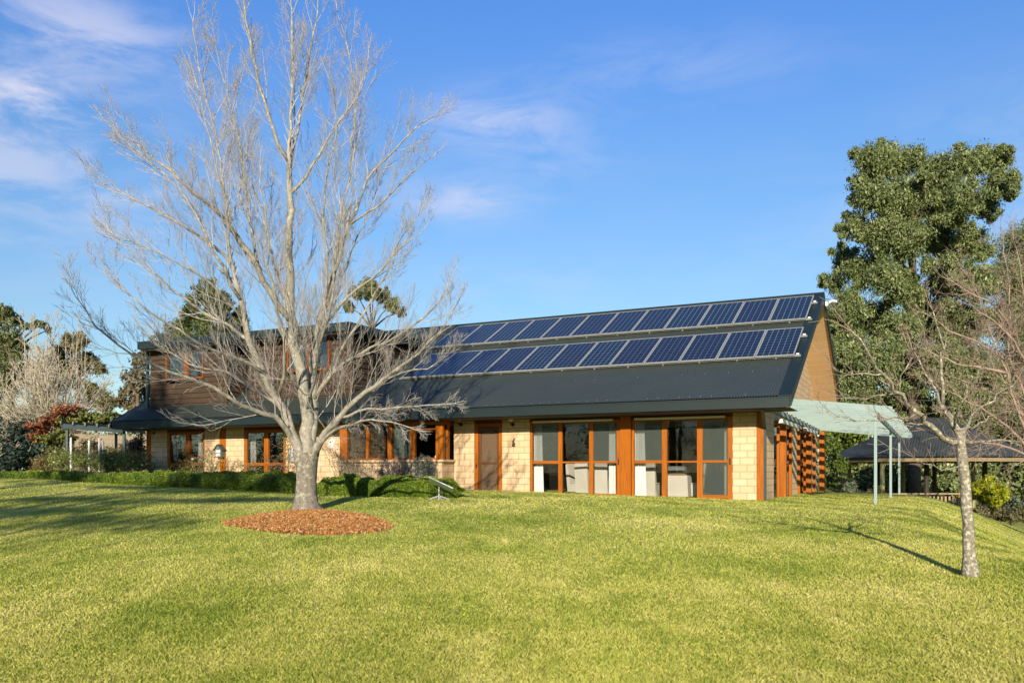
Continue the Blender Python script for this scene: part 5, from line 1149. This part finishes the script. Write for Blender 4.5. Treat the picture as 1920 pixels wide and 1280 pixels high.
# ------------------------------------------------------------------ hedge, roses, shrubs in front of the house
HED = leafmat('clipped hedge leaf', (.04, .085, .006), (.155, .235, .016), (.40, .44, .05), .2, .4)
def hedge(pxs, lab, seed, n):
    """clipped hedge along points (px, y top, y foot)"""
    P = []
    for px, yt, yf in pxs:
        g = hit(px, yf, 8, 60); P.append((g, (HY-yt)/F*g.y - g.z))
    O_ = P[0][0]; e = empty('hedge', lab, 'hedge', O_); g = np.random.default_rng(seed)
    Q = np.array([tuple(p[0]) for p in P]); Hh = np.array([p[1] for p in P]); L = np.concatenate([[0], np.cumsum(np.linalg.norm(np.diff(Q[:, :2], axis=0), axis=1))])
    bk = np.array([HN.x, HN.y]); W = .80
    def section(l, q, dep):                   # l along, q 0..1 round the clipped section (front foot, over the top, back foot), dep depth below the clipped face
        cx_ = np.interp(l, L, Q[:, 0]); cy_ = np.interp(l, L, Q[:, 1]); h = np.interp(l, L, Hh)
        th = q*math.pi; c_, s_ = np.cos(th), np.sin(th); ex = .42
        px_ = -np.sign(c_)*np.abs(c_)**ex*W/2; pz = np.abs(s_)**ex*h
        lump = .06*np.sin(l*5.1+seed)+.045*np.sin(l*11.3+q*9)+.03*np.sin(l*2.3+q*5)
        k = 1+(lump-dep)/.45
        px_ = px_*k; pz = pz*(1+(lump-dep)/.6)
        X = cx_+bk[0]*(W/2+px_); Y = cy_+bk[1]*(W/2+px_); nrm = np.stack([bk[0]*px_, bk[1]*px_, pz-h*.5], 1)
        endk = np.minimum(l-L[0], L[-1]-l); pz = pz*np.clip(.72+endk*1.3, .72, 1)
        return np.stack([X, Y, ground(X, Y)+pz], 1), nrm
    k = int(n*3.2); l = g.random(k)*L[-1]; q = np.where(g.random(k) < .55, np.arcsin(g.random(k)**(1/.42))/math.pi, .25+.6*g.random(k)); dep = .13*g.random(k)**1.5-.035*g.random(k)**3
    ke = k//14                                # leaves closing the two clipped ends
    l[:ke] = np.where(g.random(ke) < .5, .10*g.random(ke)**2-.05*g.random(ke), L[-1]-.10*g.random(ke)**2+.05*g.random(ke)); dep[:ke] = .40*g.random(ke); q[:ke] = np.where(g.random(ke) < .5, np.arcsin(g.random(ke)**(1/.42))/math.pi, q[:ke])
    C, nr = section(l, q, dep); nr /= np.linalg.norm(nr, axis=1)[:, None]+1e-6
    nr = nr*.6+g.normal(size=(k, 3))*.55; nr /= np.linalg.norm(nr, axis=1)[:, None]
    u = np.cross(nr, g.normal(size=(k, 3))); u /= np.linalg.norm(u, axis=1)[:, None]; v = np.cross(nr, u); s_ = .034*(.6+.8*g.random(k))[:, None]
    V = np.stack([C-u*s_*.5, C-v*s_*.46, C+u*s_*.5, C+v*s_*.46], 1)-np.array(tuple(O_))
    vivid = np.clip(.05+.6*(q/.5)**3, 0, .55)     # leaf colour turns yellower green towards the clipped top
    mesh_np('leaves', V.reshape(-1, 3), np.arange(k*4).reshape(-1, 4), HED, e, uv=False, rnd=np.clip(vivid*.55+.48*g.random(k)+.10*np.sin(l*3.1)+.06*np.sin(l*7.7), 0, 1))
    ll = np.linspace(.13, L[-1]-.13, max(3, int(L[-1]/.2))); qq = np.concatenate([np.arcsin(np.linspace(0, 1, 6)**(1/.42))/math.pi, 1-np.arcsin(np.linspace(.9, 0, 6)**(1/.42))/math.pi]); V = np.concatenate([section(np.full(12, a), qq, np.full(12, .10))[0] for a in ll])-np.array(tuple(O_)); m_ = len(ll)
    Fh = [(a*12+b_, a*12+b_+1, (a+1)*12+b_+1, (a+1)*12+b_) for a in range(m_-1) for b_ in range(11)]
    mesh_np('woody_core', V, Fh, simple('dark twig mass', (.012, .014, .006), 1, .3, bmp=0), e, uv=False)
hedge([(-60, 884, 895), (60, 884, 897), (131, 885, 901)], 'low dark clipped hedge at the far left edge of the lawn', 71, 9000)
hedge([(133, 885, 902), (212, 888, 906)], 'short length of low hedge before the white rose stakes', 72, 7000)
hedge([(214, 887, 907), (330, 886.5, 913), (450, 888, 919), (548, 891, 925)], 'long clipped green hedge along the front of the house left of the big trunk', 73, 34000)
hedge([(588, 898, 928), (612, 896, 929)], 'short dark length of hedge just right of the big trunk', 74, 4500)
hedge([(617, 894, 929), (700, 896, 931), (780, 898, 932), (845, 904, 933)], 'rounded clipped green hedge below the kitchen bay window', 75, 26000)
# roses and shrubs
ROSEL = leafmat('rose leaf', (.06, .10, .02), (.19, .26, .05), (.38, .42, .12), .25)
STEM = simple('brown rose stem', (.14, .10, .055), .8)
WB = simple('white rose petal', (.78, .76, .70), .7, .05, bmp=0); PB = simple('pink rose petal', (.55, .03, .12), .7, .1, bmp=0)
def bloom(c, r_, rg):
    mb = MB()
    for ring, (k, rr_, zz) in enumerate(((5, 1., .0), (4, .7, .25), (3, .4, .45))):
        for i in range(k):
            an = 2*math.pi*(i/k)+ring; d = Vector((math.cos(an), math.sin(an), 0)); u = Vector((-d.y, d.x, 0)); c0 = c+Vector((0, 0, zz*r_))
            mb.add([c0, c0+d*rr_*r_*.6+u*r_*.45+Vector((0, 0, .35*r_)), c0+d*rr_*r_+Vector((0, 0, .8*r_)), c0+d*rr_*r_*.6-u*r_*.45+Vector((0, 0, .35*r_))], [(0, 1, 2, 3)])
    return mb
def rose(px, Y, hpx, lab, blooms, seed, nl=260, ns=9, leaf=ROSEL, spread=.5, lsize=.06, name='rose_bush', cat='rose bush', grp='rose bushes along the front', stem=STEM, lev=1, minr=.004):
    X = (px-CX)/F*Y; b0 = Vector((X, Y, gz(X, Y))); e = empty(name, lab, cat, b0, 0, grp); rg = random.Random(seed); mb = MB(); top = (HY-hpx)/F*Y-b0.z; tips = []
    for k in range(ns):
        an = rg.uniform(0, 6.283); tgt = Vector((math.cos(an)*spread*rg.random(), math.sin(an)*spread*.6*rg.random(), top*rg.uniform(.6, 1.0)))
        P = resample([Vector((rg.gauss(0, .06), rg.gauss(0, .06), -.03)), tgt*.45+Vector((rg.gauss(0, .05), rg.gauss(0, .05), .06)), tgt], .15); mb.tube(P, [.011*(1-.6*i/len(P)) for i in range(len(P))], 5, cap=False); tips.append(tgt)
        for q in range(4):
            i = rg.randrange(max(1, len(P)//3), len(P)); twig(mb, rg, P[i], (Vector((rg.gauss(0, .7), rg.gauss(0, .7), .6))).normalized(), top*.28, .006, lev, .1, minr=minr)
    mb.build('stems', stem, e)
    if nl: foliage('leaves', [((tuple(t_*.9)), (.22, .18, .25)) for t_ in tips]+[((0, 0, top*.35), (spread*.6, spread*.4, top*.35))], nl, lsize, leaf, e, seed, sub=14, subr=.5)
    for (bpx, bpy, col, r_) in blooms:
        c = at(bpx, bpy, Y-.25)-b0; bloom(c, r_, rg).build('bloom', PB if col == 'p' else WB, e)
        mb = MB(); mb.tube([c, c+Vector((rg.gauss(0, .03), .05, -.25)), Vector((c.x*.7, 0, max(.1, c.z-.7)))], .006, 4); mb.build('bloom_stem', STEM, e)
Yr = lambda px: hY(a_of(px, .25), .25)
rose(285, Yr(285), 850, 'rose bush with white blooms before the far left corner of the house', [(273, 850, 'w', .055), (305, 849, 'w', .06), (310, 855, 'w', .05), (313, 853, 'w', .05), (278, 870, 'w', .045)], 81)
rose(345, Yr(345), 868, 'low rose bush below the far left window', [(330, 885, 'w', .05)], 82, 320, spread=.7)
rose(372, Yr(372), 856, 'rose bush with a deep pink bloom before the far left window', [(373, 858, 'p', .075), (361, 862, 'w', .06)], 83, spread=.6)
rose(400, Yr(400), 850, 'thin leafy rose bush left of the orange post', [], 84, 180)
rose(440, Yr(440), 860, 'nearly leafless rose bush right of the orange post', [], 85, 70, spread=.7)
rose(475, Yr(475), 868, 'low twiggy rose bush below the long window', [], 86, 110, spread=.6)
rose(513, Yr(513), 848, 'rose bush with reddish leaves before the long window', [], 87, 300, leaf=leafmat('reddish rose leaf', (.07, .04, .02), (.16, .10, .045), (.26, .18, .08)), spread=.7)
rose(540, Yr(540), 808, 'thin climbing rose on the wall left of the big trunk', [], 88, 200, ns=5, spread=.2)
rose(150, 33.2, 850, 'leafy rose bush with a white bloom beside the dark green post', [(101, 868, 'w', .06), (103, 848, 'w', .05)], 89, 2400, ns=16, spread=1.1)
rose(205, 33., 848, 'leafy rose bush with a pink bloom beside the pair of white stakes', [(198, 862, 'p', .085), (210, 861, 'w', .06), (216, 872, 'w', .06), (196, 883, 'w', .05)], 90, 2600, ns=16, spread=.9)
rose(250, 32.8, 850, 'leafy rose bush with white blooms left of the corner post', [(249, 866, 'w', .055), (267, 873, 'w', .06), (257, 880, 'w', .05), (237, 877, 'w', .05)], 91, 2400, ns=16, spread=.8)
rose(112, 33.6, 845, 'tall leafy rose bush under the left end of the pergola', [], 92, 2600, ns=14, spread=.7)
e = leafy('bush', 'mass of bare brown stems growing behind the white stakes', 'bush', 165, 36.5, [(150, 850, 18), (170, 840, 18), (195, 850, 16), (220, 855, 16), (165, 868, 18), (205, 872, 18), (240, 862, 16), (255, 845, 12)], 9000, .10, leafmat('brown hedge leaf', (.06, .06, .02), (.15, .14, .05), (.28, .25, .11)), .02, 93, sub=18, subr=.5, aspect=.3)
GTW = simple('grey brown stem', (.19, .155, .115), .9)
rose(640, hY(a_of(640, -.1), -.1), 838, 'bare twiggy shrub with arching stems left of the kitchen bay', [], 94, 30, ns=13, spread=.75, name='shrub', cat='shrub', grp='shrubs under the kitchen bay', stem=GTW, lev=1)
rose(672, hY(a_of(672, -.1), -.1), 852, 'bare twiggy shrub below the first bay window', [], 95, 20, ns=11, spread=.7, name='shrub', cat='shrub', grp='shrubs under the kitchen bay', stem=GTW, lev=1)
MAU = leafmat('mauve grey leaf', (.06, .05, .05), (.17, .14, .14), (.34, .30, .31), .2)
def shr(px, s, cl, n, mat, lab, seed, sz=.05):
    leafy('shrub', lab, 'shrub', px, hY(a_of(px, s), s), cl, n, sz, mat, .02, seed, 'shrubs under the kitchen bay', sub=26, subr=.34, depth=.8)
shr(730, 0., [(722, 878, 14, 0), (740, 876, 14, 0), (756, 882, 12, 0), (714, 888, 12, 0), (735, 892, 14, 0)], 2400, MAU, 'mauve grey shrub below the middle of the bay window', 96)
SIL = leafmat('silver leaf', (.05, .065, .045), (.15, .18, .14), (.40, .43, .38), .2)
shr(790, -.05, [(785, 868, 12, 0), (797, 862, 11, 0), (803, 872, 11, 0), (775, 878, 11, 0), (792, 882, 13, 0), (806, 885, 9, 0)], 2600, SIL, 'silvery green shrub below the right end of the bay window', 97)

# ------------------------------------------------------------------ trees outside the view that shade the left of the scene and show in the glass
def offtree(x, y, h, r_, seed, lab, n=9000, low=.35, mat=None):
    z0 = gz(x, y); e = empty('evergreen_tree', lab, 'tree', (x, y, z0)); rg = random.Random(seed); cl = []
    for k in range(16):
        an = rg.uniform(0, 6.283); f = rg.random(); rr_ = r_*(1-.75*f)*rg.uniform(.3, 1); cl.append(((math.cos(an)*rr_, math.sin(an)*rr_, h*(low+(1-low)*f)), (r_*.42, r_*.42, max(r_*.40, h*.13))))
    foliage('crown', cl, n, .34, mat or GL, e, seed, sub=22, subr=.34)
    mb = MB(); mb.tube([(0, 0, -.3), (0, 0, h*.5), (.2, 0, h*.9)], [.3, .2, .06], 8); mb.build('trunk', DKB, e); return e
offtree(-18.6, -1, 14.8, 2.6, 101, 'tall evergreen tree on the lawn well left of the photo', 3200, low=.82)
# tall bare trees beside and behind the camera: their trunks and limbs draw the long streaks of shadow on the lawn
def offbare(x, y, h, lab, seed, r0=.22, spread=2.2, nl=9, fork=.4):
    z0 = gz(x, y); e = empty('bare_tree', lab, 'tree', (x, y, z0)); rg = random.Random(seed); T_, B_ = MB(), MB()
    P = resample([Vector((0, 0, -.3)), Vector((.1, 0, h*.35)), Vector((rg.gauss(0, .2), 0, h*.7)), Vector((rg.gauss(0, .3), 0, h))], .6)
    T_.tube(P, [r0*(1-.8*i/len(P)) for i in range(len(P))], 9); T_.build('trunk', BARK, e, smooth=True); T_ = MB()
    for k in range(nl):
        f = fork+(.92-fork)*k/nl; q = Vector((0, 0, h*f)); an = rg.uniform(0, 6.283); d = Vector((math.cos(an), math.sin(an), .9)); L = spread*(1.2-.7*f)*1.5
        limb(T_, B_, rg, [q, q+d*L*.4, q+d*L*.8+Vector((0, 0, .3)), q+d*L+Vector((0, 0, .8))], r0*.35*(1.2-f), .012, step=.4, gap=.45, lev=1, lenk=.3, base=.6, minr=.006)
    T_.build('limbs', BARK, e, smooth=True); B_.build('branches', TWIG, e, smooth=True)
def layered(x, y, lab, seed, zs, n):
    z0 = gz(x, y); e = empty('cedar_tree', lab, 'tree', (x, y, z0)); rg = random.Random(seed); cl = []; mb = MB(); h = max(zs)+.6
    for z in zs:
        for k in range(5):
            an = rg.uniform(0, 6.283); rr_ = rg.uniform(.8, 4.6); c = (math.cos(an)*rr_, math.sin(an)*rr_*.6, z+rg.uniform(-.1, .1)); cl.append((c, (1.7, 1.1, .13))); mb.tube([(0, 0, z-.3), (c[0]*.6, c[1]*.6, z-.1), c], [.08, .05, .02], 5)
    foliage('crown', cl, n, .26, GL, e, seed, sub=20, subr=.4)
    mb.tube([(0, 0, -.3), (.1, 0, h*.5), (0, 0, h)], [.28, .18, .05], 8); mb.build('trunk', DKB, e)
layered(-14.6, -14, 'wide layered cedar tree behind the photographer on the left', 5, (10.0, 11.0, 11.9, 12.9, 14.0), 4200)
offbare(-12.0, -8, 9.4, 'bare tree left of the photographer, nearest of its row', 201)
offbare(-14.4, -9, 10.8, 'bare tree left of the photographer, second of its row', 202)
offbare(-16.4, -6, 11., 'thick bare tree farthest left of the photographer', 203, .3, 3.)
offbare(6.0, -6.5, 9.6, 'bare tree just right of the photographer', 204, .17, 2.2, 8)
# dense tree belt round the garden behind the camera (it is what the window glass mirrors)
k = 0
for ang_ in range(150, 262, 5):
    for rw in (0, 1):
        if abs(ang_-258) < 5: continue
        d = 84+rw*14+(k*37 % 9); q = R(ang_+2.5*rw); x, y = 3+d*math.cos(q), 26+d*math.sin(q); k += 1
        e = offtree(x, y, 11+(k*13 % 6)+2*rw, 6.0, 110+k, 'dark evergreen tree in the belt of trees round the garden behind the photographer', 1500, .12); e['group'] = 'trees behind the photographer'
